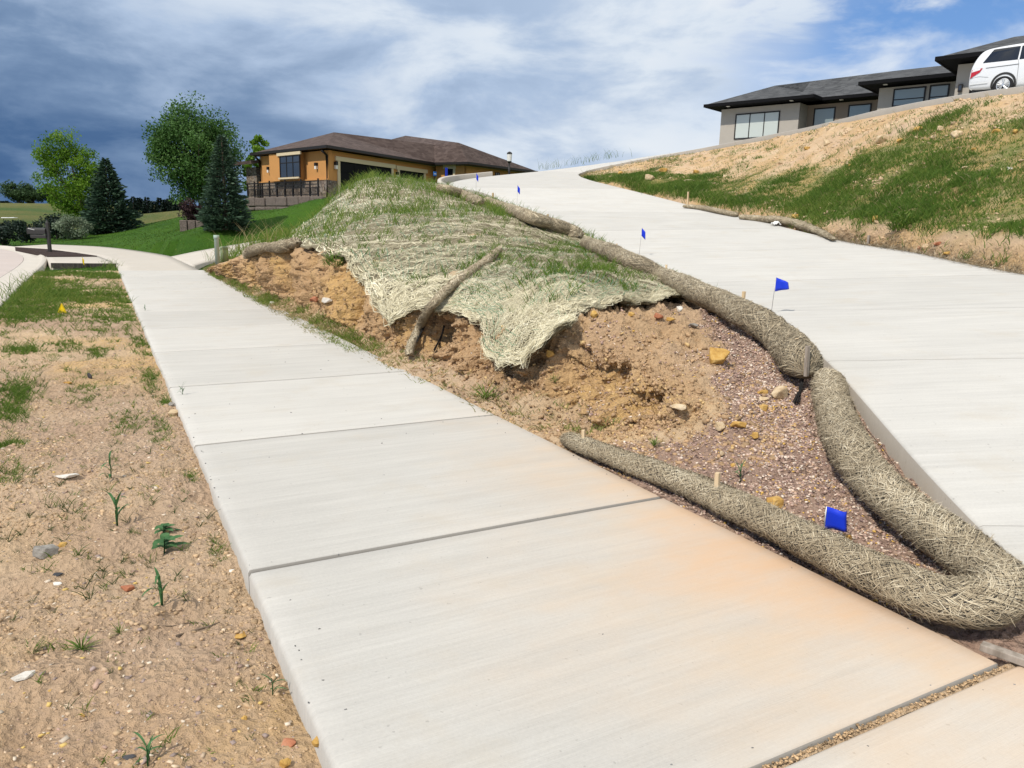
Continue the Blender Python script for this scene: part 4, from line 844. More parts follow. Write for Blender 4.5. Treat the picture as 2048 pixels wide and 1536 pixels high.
def scatter_surface(fn,smax,n,rng,slo=0.,tlo=0.,thi=1.):
    s=rng.uniform(slo,smax,n); t=rng.uniform(tlo,thi,n); return s,t,fn(s,t)
def pick(P,den,n,rng):
    k=np.nonzero(rng.random(len(P))<den)[0]; rng.shuffle(k); return k[:n]
GC=np.array([(.30,.20,.16),(.38,.26,.21),(.46,.34,.27),(.22,.15,.13),(.54,.42,.33),(.34,.23,.18),(.60,.51,.42),(.44,.30,.20)])
rng=np.random.default_rng(600)
# gravel on the mound (purple brown crushed rock)
s,t,P=scatter_surface(mound_pt,5.9,150000,rng,1.2,.02,.99)
gm=gravel_mask(s,t,P)
area=np.interp(s,[1,2,3,4,5,6],[.25,.75,1.,1.,.9,.7]); k=pick(P,np.clip(gm,0.03,1)*area*.36,27000,rng)
sz=rng.uniform(.009,.026,len(k))*np.interp(s[k],[2,5],[.8,1.15]); c=1.12*GC[rng.integers(0,8,len(k))]*rng.uniform(.7,1.3,(len(k),1)); yl=rng.random(len(k))<.035; c[yl]=(.62,.40,.10)
q=P[k].copy(); q[:,2]+=sz*.12
o=link('gravel',pebbles(q,sz,.7,c,'gravel',rng),M_peb); tag(o,'purple brown crushed gravel on the lower mound between the wattles',kind='stuff')
# soil crumbs and chips over the bank and its foot
s,t,P=scatter_surface(mound_pt,11,70000,rng,2.5,.0,.6); k=pick(P,np.where(t<.36,.30,.12*(s<5.3)),14000,rng); sz=rng.uniform(.012,.045,len(k))*rng.uniform(.4,1.2,len(k)); c=np.array([(.43,.285,.16)])*rng.uniform(.65,1.2,(len(k),1)); yl=rng.random(len(k))<.07; c[yl]=(.60,.42,.2)
q=P[k].copy(); o=link('soil_crumbs',pebbles(q,sz,.8,c,'soil_crumbs',rng),M_peb); tag(o,'loose soil crumbs and clods on the cut bank',kind='stuff')
# chips on the sandy strip
SCOL=np.array([(.46,.33,.22),(.56,.43,.30),(.38,.26,.20),(.60,.51,.40),(.30,.23,.20),(.50,.36,.23)])
n=40000; y=.9+12*rng.random(n)**1.7; x=rng.uniform(XC+.1,XL-.02,n); den=np.clip(.45+1.1*fbm(np.stack([x,y,x*0],-1),.9,3,21),.03,1); k=pick(x,den,12500,rng); x,y=x[k],y[k]
sz=rng.uniform(.004,.012,len(k))*rng.choice([1,1,1,1,1.5,2.4],len(k)); c=1.05*SCOL[rng.integers(0,6,len(k))]*rng.uniform(.7,1.25,(len(k),1)); yl=rng.random(len(k))<.03; c[yl]=(.62,.44,.15)
q=np.stack([x,y,strip_z(x,y)+sz*.05],1); o=link('stone_chips',pebbles(q,sz,.42,c,'stone_chips',rng),M_peb); tag(o,'small stone chips scattered over the sandy strip',kind='stuff')
# soil clods on the strip, the colour of the soil itself
n=42000; y=.95+10*rng.random(n)**1.6; x=rng.uniform(XC+.05,XL-.01,n); den=np.clip(.35+1.0*fbm(np.stack([x,y,x*0],-1),1.7,3,23)+.5*sstep(x,.15,.45),.02,1); k=pick(x,den,20000,rng); x,y=x[k],y[k]; sz=rng.uniform(.005,.018,len(k))*rng.choice([.7,1,1,1.7],len(k))
o=link('soil_clods',pebbles(np.stack([x,y,strip_z(x,y)],1),sz,.75,np.array([(.51,.36,.215)])*rng.uniform(.65,1.15,(len(k),1)),'soil_clods',rng),M_peb); tag(o,'crumbly soil clods over the sandy strip',kind='stuff')
# crumbs on the walk
n=300; x=rng.uniform(XL,XR,n); y=np.r_[rng.uniform(1.3,10,n-150),rng.uniform(18,26,150)]; edge=np.r_[rng.random(200)<.5,np.zeros(n-200,bool)]; x=np.where(edge,np.where(rng.random(n)<.5,XL+rng.exponential(.05,n),XR-rng.exponential(.08,n)),x); x=np.clip(x,XL+.01,XR-.01)
sz=rng.uniform(.004,.011,n); q=np.stack([x,y,np.full(n,.002)],1); o=link('grit',pebbles(q,sz,.6,np.full((n,3),.12)*rng.uniform(.5,2,(n,1)),'grit',rng),M_peb); tag(o,'dark grit and crumbs strewn on the sidewalk',kind='stuff')
# crumbs in the near joint
n=500; x=rng.uniform(1.2,XR,n); y=YJ[1]-.008+rng.normal(0,.006,n); sz=rng.uniform(.005,.012,n); q=np.stack([x,y,np.full(n,-.003)],1); o=link('joint_grit',pebbles(q,sz,.7,np.array([(.5,.34,.19)])*rng.uniform(.35,1.3,(n,1)),'joint_grit',rng),M_peb); tag(o,'sandy grit filling the near sidewalk joint',kind='stuff')
# stones on the hill
s,t,P=scatter_surface(hill_pt,NH-1.2,60000,rng,0.,.02,.98); k=pick(P,np.clip(.2+.9*fbm(P,.8,3,601)+.4*sstep(t,.5,.8),.02,1)*.2,6500,rng); sz=rng.uniform(.02,.09,len(k))*rng.choice([1,1,1.6],len(k)); c=np.array([(.55,.40,.25)])*rng.uniform(.65,1.35,(len(k),1)); q=P[k].copy(); q[:,2]+=sz*.1
o=link('hill_stones',pebbles(q,sz,.7,c,'hill_stones',rng),M_peb); tag(o,'small tan stones littering the hillside soil',kind='stuff')

# ================================================================ GRASS
M_sprig=leafmat('seedling leaf',(.035,.065,.018),(.075,.115,.035),(.16,.17,.06))
def hill_turf(s,t,P):
    up=np.interp(s,[0,3,5,6,8,10,12,13],[.85,.80,.70,.60,.47,.40,.30,.25]); n=fbm(P,.45,3,611); n2=fbm(P,1.6,3,612)
    return np.clip(sstep(t,np.interp(s,[0,5,7],[.085,.07,.035]),np.interp(s,[0,5,7],[.15,.13,.11]))*(1-sstep(t+.13*n+.05*n2,up-.1,up+.06))+.25*(n2>.55),0,1)*np.clip(1.25-.6*np.clip(n2*1.2+.2*n,0,1),0,1)
a=hill.data.attributes.new('turf','FLOAT','POINT'); a.data.foreach_set('value',np.clip(hill_turf(Sg,Tg,HPT)*.95,0,1).astype(np.float32).ravel())
def nrm_up(n): return np.tile(np.array([0,0,1.]),(n,1))
def clump(P,k,rad,rng):
    n=len(P); Q=np.repeat(P,k,axis=0); Q[:,:2]+=rng.normal(0,1,(n*k,2))*np.repeat(rad,k)[:,None]; return Q
rng=np.random.default_rng(620)
s,t,P=scatter_surface(hill_pt,NH-1.3,80000,rng,.0,.03,.97); D=np.linalg.norm(P[:,:2],axis=1); den=hill_turf(s,t,P)*np.clip(D/26,.4,1.3)*(.75+.5*(1-sstep(t,.2,.5)))+.03; k=pick(P,den,27000,rng)
rad=rng.uniform(.04,.12,len(k)); Q=clump(P[k],6,rad,rng); Q[:,2]=np.repeat(P[k][:,2],6)-.02; big=np.repeat(np.clip(.55+.8*fbm(P[k],.6,2,621)+.5*(1-sstep(t[k],.1,.35)),.25,1.5),6); n=len(Q)
L=rng.uniform(.10,.26,n)*big; tint=np.clip(rng.beta(2,2.6,n)+.18*np.repeat(fbm(P[k],.8,2,622),6),0,1)
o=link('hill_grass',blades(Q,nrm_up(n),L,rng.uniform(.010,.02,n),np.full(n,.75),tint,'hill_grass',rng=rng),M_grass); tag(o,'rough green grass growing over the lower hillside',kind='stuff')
k=pick(P,np.clip(hill_turf(s,t,P)*.05+.02,0,1),1400,rng); Q=clump(P[k],5,rng.uniform(.05,.12,len(k)),rng); n=len(Q); Q[:,2]=np.repeat(P[k][:,2],5)
o=link('dry_hill_grass',blades(Q,nrm_up(n),rng.uniform(.1,.3,n),rng.uniform(.008,.014,n),np.full(n,1.),rng.random(n),'dry_hill_grass',rng=rng),M_dry); tag(o,'dry straw coloured grass among the hillside turf',kind='stuff')
# grass on the straw blanket and mound crest
s,t,P=scatter_surface(mound_pt,12.6,60000,rng,5.3,.3,.98); nn=fbm(P,.7,3,631); 
patch=1.6*np.exp(-(((s-6.9)/.55)**2+((t-.66)/.14)**2))+.9*np.exp(-(((s-5.9)/.3)**2+((t-.62)/.1)**2))+.42*sstep(s,7.8,9.3)*np.clip(.25+nn*1.5,0,1)+.6*np.exp(-(((s-9.8)/.6)**2+((t-.86)/.09)**2))+.17
patch=patch*(1-.6*sstep(s,10.4,11.4)); k=pick(P,np.clip(patch*.14,0,1),5200,rng); ff=sstep(s[k],7.6,9.2); Q=clump(P[k],7,.02+.05*ff,rng); n=len(Q); Q[:,2]=np.repeat(P[k][:,2]+.05,7); f7=np.repeat(ff,7); near_=np.repeat(np.clip(patch[k],0,1),7)
L=rng.uniform(.07,.16,n)*(1-f7)+rng.uniform(.12,.42,n)*f7
o=link('mound_grass',blades(Q,nrm_up(n),L,rng.uniform(.006,.010,n)*(1-f7)+rng.uniform(.010,.018,n)*f7,np.full(n,.6),np.clip(rng.beta(2.2,2.2,n)+.12*f7,0,1),'mound_grass',rng=rng),M_grass); tag(o,'green seedling grass pushing through the straw blanket',kind='stuff')
# grass along the bank foot
s,t,P=scatter_surface(mound_pt,12,40000,rng,3.6,.0,.13); k=pick(P,np.clip(.02+1.0*fbm(P,.9,3,641)+.12*sstep(s,7,9),.01,1)*.16*sstep(s,6.2,7.6)+.004,1500,rng); Q=clump(P[k],6,np.full(len(k),.035),rng); n=len(Q); Q[:,2]=np.repeat(P[k][:,2],6); far=np.repeat(sstep(s[k],6,10),6)
o=link('bank_grass',blades(Q,nrm_up(n),rng.uniform(.03,.09,n)*(1+.6*far),rng.uniform(.005,.008,n)*(1+far),np.full(n,.9),np.clip(rng.beta(2.6,1.6,n)+.2,0,1),'bank_grass',rng=rng),M_grass); tag(o,'thin grass strip between the sidewalk and the cut bank',kind='stuff')
k=pick(P,.11*sstep(s,6.5,8)+.012,2300,rng); Q=clump(P[k],5,np.full(len(k),.05),rng); n=len(Q); Q[:,2]=np.repeat(P[k][:,2],5)
o=link('dry_bank_grass',blades(Q,nrm_up(n),rng.uniform(.04,.10,n),rng.uniform(.005,.010,n),np.full(n,1.6),rng.random(n),'dry_bank_grass',rng=rng),M_dry); tag(o,'dead tan grass litter along the bank foot',kind='stuff')
# sandy strip: sparse tufts near, turf patches far
n=30000; y=1.2+25*rng.random(n)**1.0; x=rng.uniform(XC+.03,XL-.03,n); P=np.stack([x,y,strip_z(x,y)],1); nn=fbm(P,.75,3,651); n2=fbm(P,2.5,2,652)
lft=1-sstep(x,XC+.1,XC+1.0)
den=np.clip(.035+.05*(x>-.9)*np.clip(n2+.2,0,1)+.08*sstep(y,4.5,8)*np.clip(nn+n2*.5+.2,0,1)+.9*sstep(y,11,20)*np.clip(.5*nn+.35*n2+.25+.5*lft,0,1)+.35*np.exp(-((y-8.2)/.8)**2)*lft+.35*np.exp(-((y-6.6)/.5)**2)*lft,0,1)*(left_of_curb(x,y)<-.02)
k=pick(P,den*.62,4600,rng); Q=clump(P[k],7,.012+.02*sstep(y[k],6,16),rng); n=len(Q); Q[:,2]=np.repeat(P[k][:,2]-.004,7); fy=np.repeat(sstep(y[k],6,18),7); sz=np.repeat(rng.choice([.5,.8,1.2,1.7],len(k),p=[.4,.35,.2,.05]),7)
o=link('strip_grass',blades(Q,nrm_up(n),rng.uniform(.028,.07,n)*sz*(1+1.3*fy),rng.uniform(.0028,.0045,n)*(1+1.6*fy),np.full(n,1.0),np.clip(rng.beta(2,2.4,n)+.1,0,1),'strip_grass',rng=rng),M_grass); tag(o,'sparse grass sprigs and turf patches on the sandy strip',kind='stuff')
# near sprigs on the sandy strip
n=3200; y=1.25+8.5*rng.random(n)**1.25; x=rng.uniform(XC+.05,XL-.04,n); P=np.stack([x,y,strip_z(x,y)],1); k=pick(P,np.clip(.25+.8*fbm(P,1.1,3,655),.05,1),1000,rng); nb=7; Q=clump(P[k],nb,np.full(len(k),.006),rng); n=len(Q); Q[:,2]=np.repeat(P[k][:,2]-.003,nb); sz=np.repeat(rng.choice([.6,1.,1.5,2.2],len(k),p=[.35,.35,.22,.08]),nb)
o=link('seedling_grass',blades(Q,nrm_up(n),rng.uniform(.028,.07,n)*sz,rng.uniform(.002,.0034,n)*(.8+.3*sz),np.full(n,1.1),np.clip(rng.beta(2,2.4,n)*.9,0,1),'seedling_grass',rng=rng),M_sprig); tag(o,'tiny grey green seedlings dotted over the sandy soil',kind='stuff')
# denser weed patches on the strip, where the photo shows them
PT=[(45,700,42,10,60,.10),(35,790,40,24,80,.11),(20,830,30,22,60,.10),(130,690,25,10,34,.08),(190,700,26,10,34,.08),(215,640,40,12,46,.08),(290,690,22,26,50,.09),(300,760,16,22,36,.08),(330,800,14,14,22,.07),(320,870,18,24,28,.06),(260,850,30,26,34,.06),(20,890,26,12,30,.07),(170,790,50,26,44,.06),(90,620,50,12,60,.10),(40,640,40,10,60,.12),(120,590,70,8,110,.12),(250,600,24,14,50,.10),(380,960,12,18,16,.05),(430,1090,14,26,18,.045),(20,960,24,20,24,.06)]
QQ=[];LL=[]
for (a,b,sx,sy,n_,L_) in PT:
    for _ in range(int(n_*1.5)):
        p=hit(a+rng.normal(0,sx*.55),b+rng.normal(0,sy*.55)) if False else PZ(a+rng.normal(0,sx*.55),b+rng.normal(0,sy*.55),-.05)
        if p[0]<XL-.02 and p[0]>XC+.02: QQ.append(p); LL.append(L_)
QQ=np.array(QQ); QQ[:,2]=strip_z(QQ[:,0],QQ[:,1])-.004; LL=np.repeat(LL,7); Q=clump(QQ,7,np.full(len(QQ),.016),rng); Q[:,2]=np.repeat(QQ[:,2],7); n=len(Q); wd=np.hypot(Q[:,0],Q[:,1])
o=link('weed_patches',blades(Q,nrm_up(n),LL*rng.uniform(.35,1.15,n),np.clip(wd*.0006,.003,.010)*rng.uniform(.7,1.2,n),np.full(n,.9),np.clip(rng.beta(2,2.4,n),0,1),'weed_patches',rng=rng),M_grass); tag(o,'denser grassy weed patches on the sandy strip',kind='stuff')
# lawn fringe and tall seed grass
def lawn_pts(n,rng,xr=(-8,14),yr=(29,66)):
    x=rng.uniform(*xr,n); y=yr[0]+(yr[1]-yr[0])*rng.random(n)**1.6; return np.stack([x,y,ground_z(x,y)],1)
P=lawn_pts(26000,rng); P=P[left_of_curb(P[:,0],P[:,1])<-1.2]; P=P[(proj(P)[0]>-60)&(proj(P)[0]<760)]; rb=RBP[::7]; P=P[np.concatenate([np.min((c[:,None,0]-rb[None,:,0])**2+(c[:,None,1]-rb[None,:,1])**2,axis=1) for c in np.array_split(P[:,:2],40)])>.12]; n=len(P)
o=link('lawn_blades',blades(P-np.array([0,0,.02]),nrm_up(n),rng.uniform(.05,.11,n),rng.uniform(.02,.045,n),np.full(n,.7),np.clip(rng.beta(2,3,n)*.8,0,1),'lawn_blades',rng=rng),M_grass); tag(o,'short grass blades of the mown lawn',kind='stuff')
def tall(name,pix,nper,spread,L,label,m=M_grass,w_=.012,lift=0.):
    PP=[]
    for (a,b) in pix: PP.append(hit(a,b)+np.array([0,0,lift]))
    P=np.array(PP); Q=clump(P,nper,np.full(len(P),spread),rng); Q[:,2]=np.repeat(P[:,2],nper)-.02; n=len(Q)
    o=link(name,blades(Q,nrm_up(n),rng.uniform(L*.5,L,n),np.full(n,w_),np.full(n,.45),np.clip(rng.beta(2,2,n)+.15,0,1),name,curve=.8,rng=rng),m); tag(o,label,kind='stuff')
lp=[(430+i*5.5+random.uniform(-6,6),522-i*1.55+random.uniform(-5,3)) for i in range(25)]
tall('tall_grass',lp,9,.22,.55,'tall unmown grass beside the neighbour drive',w_=.012)
tall('seed_grass',lp[::2],8,.3,.85,'pale seeding grass stalks beside the neighbour drive',M_dry,.010)
tall('crest_grass',[(748+random.uniform(-12,12),372+random.uniform(-6,8)) for _ in range(7)]+[(640+i*4,425-i*2.6) for i in range(20)],6,.16,.5,'tufts of grass on the skyline of the mound',w_=.014)
tall('kerb_grass',[(205+i*3.2,538+random.uniform(-3,6)) for i in range(10)]+[(60-i*4,560+i*4) for i in range(12)],9,.12,.45,'long grass clumps at the far end of the sandy strip',w_=.012)
tall('verge_grass',[(1085+i*9+random.uniform(-4,4),338-i*1.5) for i in range(18)],6,.35,.9,'wild grass on the skyline beyond the driveway bend',w_=.02,lift=-.05)
tall('drive_edge_grass',[(1170+i*11,357+i*2.3+random.uniform(-8,0)) for i in range(24)],9,.22,.55,'long grass hanging at the driveway edge below the hill',w_=.016)
tall('wattle_edge_grass',[(940+i*5,395+i*4) for i in range(12)]+[(1404,600),(1418,605),(1445,612)],4,.1,.4,'grass stalks growing beside the driveway wattles',w_=.010)
# straw litter along the right edge of the drive
n=5200; u=rng.random(n); px=1640+u*420; py=466+u*82+rng.normal(0,4,n); us=np.interp(px,[1640,1735,1880,2060],[9.6,8.9,7.8,6.7]); P=catmull(DR,us); P[:,0]+=rng.normal(.12,.14,n); P[:,1]+=rng.normal(0,.14,n); P[:,2]=hz(P[:,0],P[:,1])+rng.uniform(.005,.05,n)
d=rng.normal(size=(n,3))*np.array([1,1,.25]); d/=np.linalg.norm(d,axis=1)[:,None]; L=rng.uniform(.05,.14,n)[:,None]; sd_=np.cross(d,np.array([0,0,1.])); sd_/=np.linalg.norm(sd_,axis=1)[:,None]+1e-9
o=link('straw_litter',ribbons(P-d*L,P+sd_*L*.2,P+d*L,sd_,np.full(n,.008),np.clip(rng.random(n)*.7,0,1),'straw_litter'),M_strawg); tag(o,'grey straw litter strewn along the hill side of the driveway',kind='stuff')

# ================================================================ single weeds
M_leaf=leafmat('broad weed leaf',(.03,.10,.03),(.07,.17,.06),(.12,.24,.10),.25)
def leafblade(base,az,L,w_,el,droop,n=6):
    V=[];p=np.array(base,float); d=np.array([math.cos(az)*math.cos(el),math.sin(az)*math.cos(el),math.sin(el)]); sd=np.array([-math.sin(az),math.cos(az),0])
    for i in range(n):
        f=i/(n-1); ww=w_*.5*math.sin(math.pi*min(1,.12+f*.88))**.8 if i<n-1 else .0005
        V+= [p-sd*ww+np.array([0,0,ww*.3]),p,p+sd*ww+np.array([0,0,ww*.3])]; d=d+np.array([0,0,-droop/n]); d/=np.linalg.norm(d); p=p+d*L/(n-1)
    return V
def weed(px,py,kind,hgt,label,seed=0):
    p=hit(px,py); D=proj(p)[2]; H=hgt*D/F; r_=random.Random(seed); o=empty({'broad':'broadleaf_weed','sprout':'corn_sprout','tuft':'grass_tuft','bush':'leafy_weed'}[kind],tuple(p)); V=[];Fc=[]
    def addleaf(*a):
        b=len(V)//3; v=leafblade(*a); k=len(v)//3; V.extend(v)
        for i in range(k-1):
            q=(b+i)*3; Fc.extend([(q,q+1,q+4,q+3),(q+1,q+2,q+5,q+4)])
    if kind=='sprout':
        mb=MB(); mb.tube([(0,0,-.02),(.02*H,0,H*.35),(.0,.03*H,H*.6)],[.022*H,.018*H,.012*H],6); mb.build('stem',M_leaf,o,True)
        for i in range(8): addleaf((0,0,H*(.05+.075*i)),r_.uniform(0,6.28),H*r_.uniform(.35,.62),H*.058,r_.uniform(.75,1.35),r_.uniform(.6,2.4))
    elif kind=='tuft':
        for i in range(26): addleaf((r_.uniform(-.03,.03)*H,r_.uniform(-.03,.03)*H,0),r_.uniform(0,6.28),H*r_.uniform(.6,1.2),H*.06,r_.uniform(.5,1.35),r_.uniform(.2,1.1))
    elif kind=='broad':
        mb=MB(); mb.tube([(0,0,-.02),(.05*H,.02*H,H*.55)],[.03*H,.02*H],6); mb.build('stem',M_leaf,o,True)
        for i in range(8): addleaf((.03*H,.01*H,H*(.15+.055*i)),i*1.57+(.8 if i%4>1 else 0)+r_.uniform(-.2,.2),H*r_.uniform(.55,.8)*(1-.05*i),H*.30,r_.uniform(.15,.5),r_.uniform(.4,.9))
    else:
        for i in range(170):
            a=r_.uniform(0,6.28); q=r_.random()**.5; hh=r_.random(); addleaf((math.cos(a)*q*.4*H,math.sin(a)*q*.4*H,H*.85*hh*(1-.5*q)),a+r_.uniform(-.7,.7),H*r_.uniform(.2,.36),H*.055,r_.uniform(.2,1.2),r_.uniform(.3,1))
    rr=np.random.default_rng(seed); tint=np.repeat(np.clip(rr.beta(2,2,max(1,len(V)//3)),0,1),3)
    me=npmesh('leaves',np.array(V),F4=np.array(Fc),attrs=dict(tint=tint)); link('leaves',me,M_leaf if kind in('broad','sprout') else M_grass,o); tag(o,label,'weed'); return o
weed(328,1108,'broad',62,'broadleaf weed with paired pointed leaves on the sandy strip',1)
weed(327,1072,'broad',44,'smaller broadleaf weed just behind the paired leaf weed',2)
weed(324,1218,'sprout',108,'tall corn like sprout on the lower sandy strip',3)
weed(234,1050,'sprout',96,'bushy corn like sprout in the middle of the sandy strip',4)
weed(222,958,'sprout',66,'slender grass sprout behind the bushy sprout',5)
weed(163,1300,'tuft',44,'spiky grass tuft near the lower left of the sandy strip',6)
weed(64,1310,'tuft',40,'ragged grass tuft at the left edge of the sandy strip',7)
weed(295,1535,'sprout',88,'young sprout cut by the bottom edge of the picture',8)
weed(240,1268,'tuft',26,'small grass tuft right of the spiky tuft',9)
weed(365,790,'sprout',30,'grass sprig leaning over the sidewalk edge',10)
weed(1308,892,'tuft',26,'small grass tuft on the soil below the bank',11)
weed(1110,765,'tuft',20,'tiny grass tuft at the foot of the bare bank',12)
weed(970,798,'tuft',46,'dense grass tuft below the hanging straw tongue',13)
weed(1480,960,'sprout',44,'thin sprout on the gravel slope',14)
weed(545,1395,'sprout',70,'thin dark sprout close to the sidewalk edge',15)
weed(667,535,'bush',44,'dark leafy weed on the bank top below the straw mat',16)
weed(1800,462,'bush',52,'dark leafy clump at the hill foot beside the yellow rock',17)
weed(290,622,'sprout',16,'dark leafy sprig lying over the far sidewalk edge',18)
# twig, board, rag
def stick(name,pix,rad,m,label,cat,lift=.008):
    P=np.array([hit(a,b,lift) for a,b in pix]); o=empty(name,tuple(P[0])); MB().tube(catmull(P-P[0],12),np.linspace(rad,rad*.4,12),6).build('branch',m,o,True); return tag(o,label,cat)
tw=stick('twig',[(352,1272),(385,1262),(425,1250),(440,1244)],.005,M_bark,'dark forked twig lying on the sandy strip','twig')
P=np.array([hit(a,b,.008) for a,b in [(420,1252),(385,1245),(345,1252),(310,1250)]])-np.array(tw.location); MB().tube(catmull(P,10),np.linspace(.003,.0015,10),5).build('side_branch',M_bark,tw,True)
b0=PZ(1962,1292,.02); b1=PZ(2090,1338,.02); d=(b1-b0); L=np.linalg.norm(d); d/=L; bo=empty('wooden_board',tuple(b0-np.array([0,0,.02]))); MB().box((d*L/2+np.array([0,0,.022])),(L,.045,.03),np.array([d,np.cross([0,0,1],d),[0,0,1]])).build('board',M_oldwood,bo,bevel=.004); tag(bo,'weathered grey board end lying beside the near wattle bend','board')
rg=hit(1551,450,.02); rgo=empty('white_rag',tuple(rg)); a,b=np.meshgrid(np.linspace(-1,1,15),np.linspace(-1,1,11),indexing='ij'); Q=np.stack([a*.16,b*.10,.10*(1-a*a*.6-b*b*.4)+.03*fbm(np.stack([a,b,a*0],-1),2,3,7)],-1)
link('cloth',npmesh('cloth',Q.reshape(-1,3),F4=gridfaces(15,11),smooth=True),mat('white cloth',color=(.78,.77,.74),rough=.9),rgo); tag(rgo,'crumpled white rag at the driveway edge by the burst wattle','rag')
# dark cord lying along the slab edge
u_=np.linspace(3.85,2.75,9); P=catmull(DL,u_)+np.array([-.83,.56,0])*(np.array([.03,.04,.035,.05,.04,.05,.07,.13,.22])[:,None]); P[:,2]=P[:,2]-.105-np.linspace(0,.03,9); co=empty('black_cord',tuple(P[0])); MB().tube(catmull(P-P[0],40),.0022,6).build('cord',M_net,co,True); tag(co,'thin black cord lying between the wattle and the driveway edge','cord')
# ================================================================ HOUSES
def stuccofn(c):
    def fn(t):
        n=t.noise(t.pos,1.2,4,.6); n2=t.noise(t.pos,45,4,.7); k=t.math('ADD',.9,t.math('ADD',t.math('MULTIPLY',t.math('SUBTRACT',n,.5),.22),t.math('MULTIPLY',n2,.16)))
        return {'Base Color':t.mix(1.,c,t.add('ShaderNodeCombineColor',{0:k,1:k,2:k}).outputs[0],'MULTIPLY'),'Normal':t.bump(n2,.5,.01)}
    return fn
def shinglefn(c0,c1,c2):
    def fn(t):
        v=t.vor(t.scale(t.pos,(2.6,2.6,7.)),1.3,'Color'); g_=t.noise(t.pos,22,4,.7); h=t.add('ShaderNodeSeparateColor',{0:v}).outputs[0]
        c=t.ramp(h,[(.1,c0),(.5,c1),(.9,c2)]); k=t.math('ADD',.7,t.math('MULTIPLY',g_,.6)); rows=t.noise(t.scale(t.pos,(.3,.3,9)),2.,2,.5)
        return {'Base Color':t.mix(1.,c,t.add('ShaderNodeCombineColor',{0:k,1:k,2:k}).outputs[0],'MULTIPLY'),'Normal':t.bump(t.math('ADD',rows,g_),.6,.03)}
    return fn
def stonefn(t):
    p=t.scale(t.pos,(1,1,1.3)); e=t.vor(p,4.2,'Distance','DISTANCE_TO_EDGE'); c=t.add('ShaderNodeSeparateColor',{0:t.vor(p,4.2,'Color')}).outputs[0]
    col=t.ramp(c,[(.0,(.10,.075,.06)),(.3,(.22,.16,.12)),(.6,(.34,.26,.18)),(1,(.26,.24,.22))]); m=t.mapr(e,.0,.06)
    return {'Base Color':t.mix(m,(.05,.042,.035),t.mix(t.noise(t.pos,20,4,.7),col,(.2,.16,.13))),'Normal':t.bump(m,1.,.05)}
M_orange=mat('ochre stucco',stuccofn((.53,.262,.085)),.9); M_roofb=mat('brown shingles',shinglefn((.062,.042,.036),(.080,.056,.048),(.102,.073,.063)),.9); M_cream=mat('cream trim',color=(.60,.50,.33),rough=.7)
M_black=mat('dark bronze metal',color=(.018,.015,.014),rough=.45); M_door=mat('black garage door',color=(.010,.010,.011),rough=.75,spec=.08); M_stone=mat('fieldstone facing',stonefn,.9)
M_glass=mat('dark window glass',color=(.015,.022,.035),rough=.06,spec=.8); M_lamp=mat('frosted lamp glass',color=(.75,.73,.68),rough=.3)
def blockfn(t):
    n=t.noise(t.pos,5,5,.7); n2=t.noise(t.pos,26,5,.75); r_=objrand(t); c=t.mix(n,(.10,.078,.066),(.27,.215,.18)); c=t.mix(t.math('MULTIPLY',r_,.4),c,(.20,.175,.15)); return {'Base Color':c,'Normal':t.bump(t.math('ADD',n2,n),1.,.08)}
M_block=mat('split face wall block',blockfn,.95)
M_greyst=mat('greige stucco',stuccofn((.40,.365,.315)),.9); M_taupe=mat('taupe siding',stuccofn((.27,.215,.165)),.9); M_roofg=mat('charcoal shingles',shinglefn((.044,.046,.049),(.064,.067,.071),(.09,.093,.096)),.9)
def paneglass(name,c,r=.08): return mat(name,color=c,rough=r,spec=.9)
M_pane=paneglass('painted reflection pane',(.22,.27,.27)); M_shade=mat('window with pale shade',color=(.50,.54,.50),rough=.15,spec=.7)  # M_pane: sky reflection painted into the pane as a lighter base colour
Zv=np.array([0,0,1.])
def v3(p,z): return np.array([p[0],p[1],z])
class Wall:   # vertical facade plane: origin p0 (xy), direction u (xy), outward normal n
    def __init__(s,p0,u,n,off): s.p=np.array(p0[:2],float); s.u=np.array(u,float)/np.linalg.norm(u); s.n=np.array(n,float)/np.linalg.norm(n); s.o=np.array(off,float)
    def pt(s,d,z,out=0.): q=s.p+s.u*d+s.n*out; return np.array([q[0],q[1],z])-s.o
    def px(s,a,b,out=0.): return PV(a,b,s.p+s.n*out,s.u)
    def box(s,mb,d0,d1,z0,z1,o0,o1):
        P=[s.pt(d,z,o) for z in (z0,z1) for d,o in ((d0,o0),(d1,o0),(d1,o1),(d0,o1))]
        mb.add(P,[(0,3,2,1),(4,5,6,7),(0,1,5,4),(1,2,6,5),(2,3,7,6),(3,0,4,7)]); return mb
    def part(s,name,m,parent,d0,d1,z0,z1,o0,o1,bevel=0): return s.box(MB(),d0,d1,z0,z1,o0,o1).build(name,m,parent,bevel=bevel)
def poly_part(name,m,parent,polys,off):
    mb=MB()
    for P in polys: mb.add([np.array(p)-off for p in P],[tuple(range(len(P)))])
    return mb.build(name,m,parent)
def eaves(name,m,parent,line,off,h=.22,t=.05):
    mb=MB()
    for a,b in zip(line[:-1],line[1:]):
        a=np.array(a)-off; b=np.array(b)-off; d=(b-a); L=np.linalg.norm(d); d/=L; n=np.cross(d,Zv); mb.box((a+b)/2-Zv*(h/2-.03),(L+t,t*2,h),np.array([d,n,Zv]))
    return mb.build(name,m,parent)
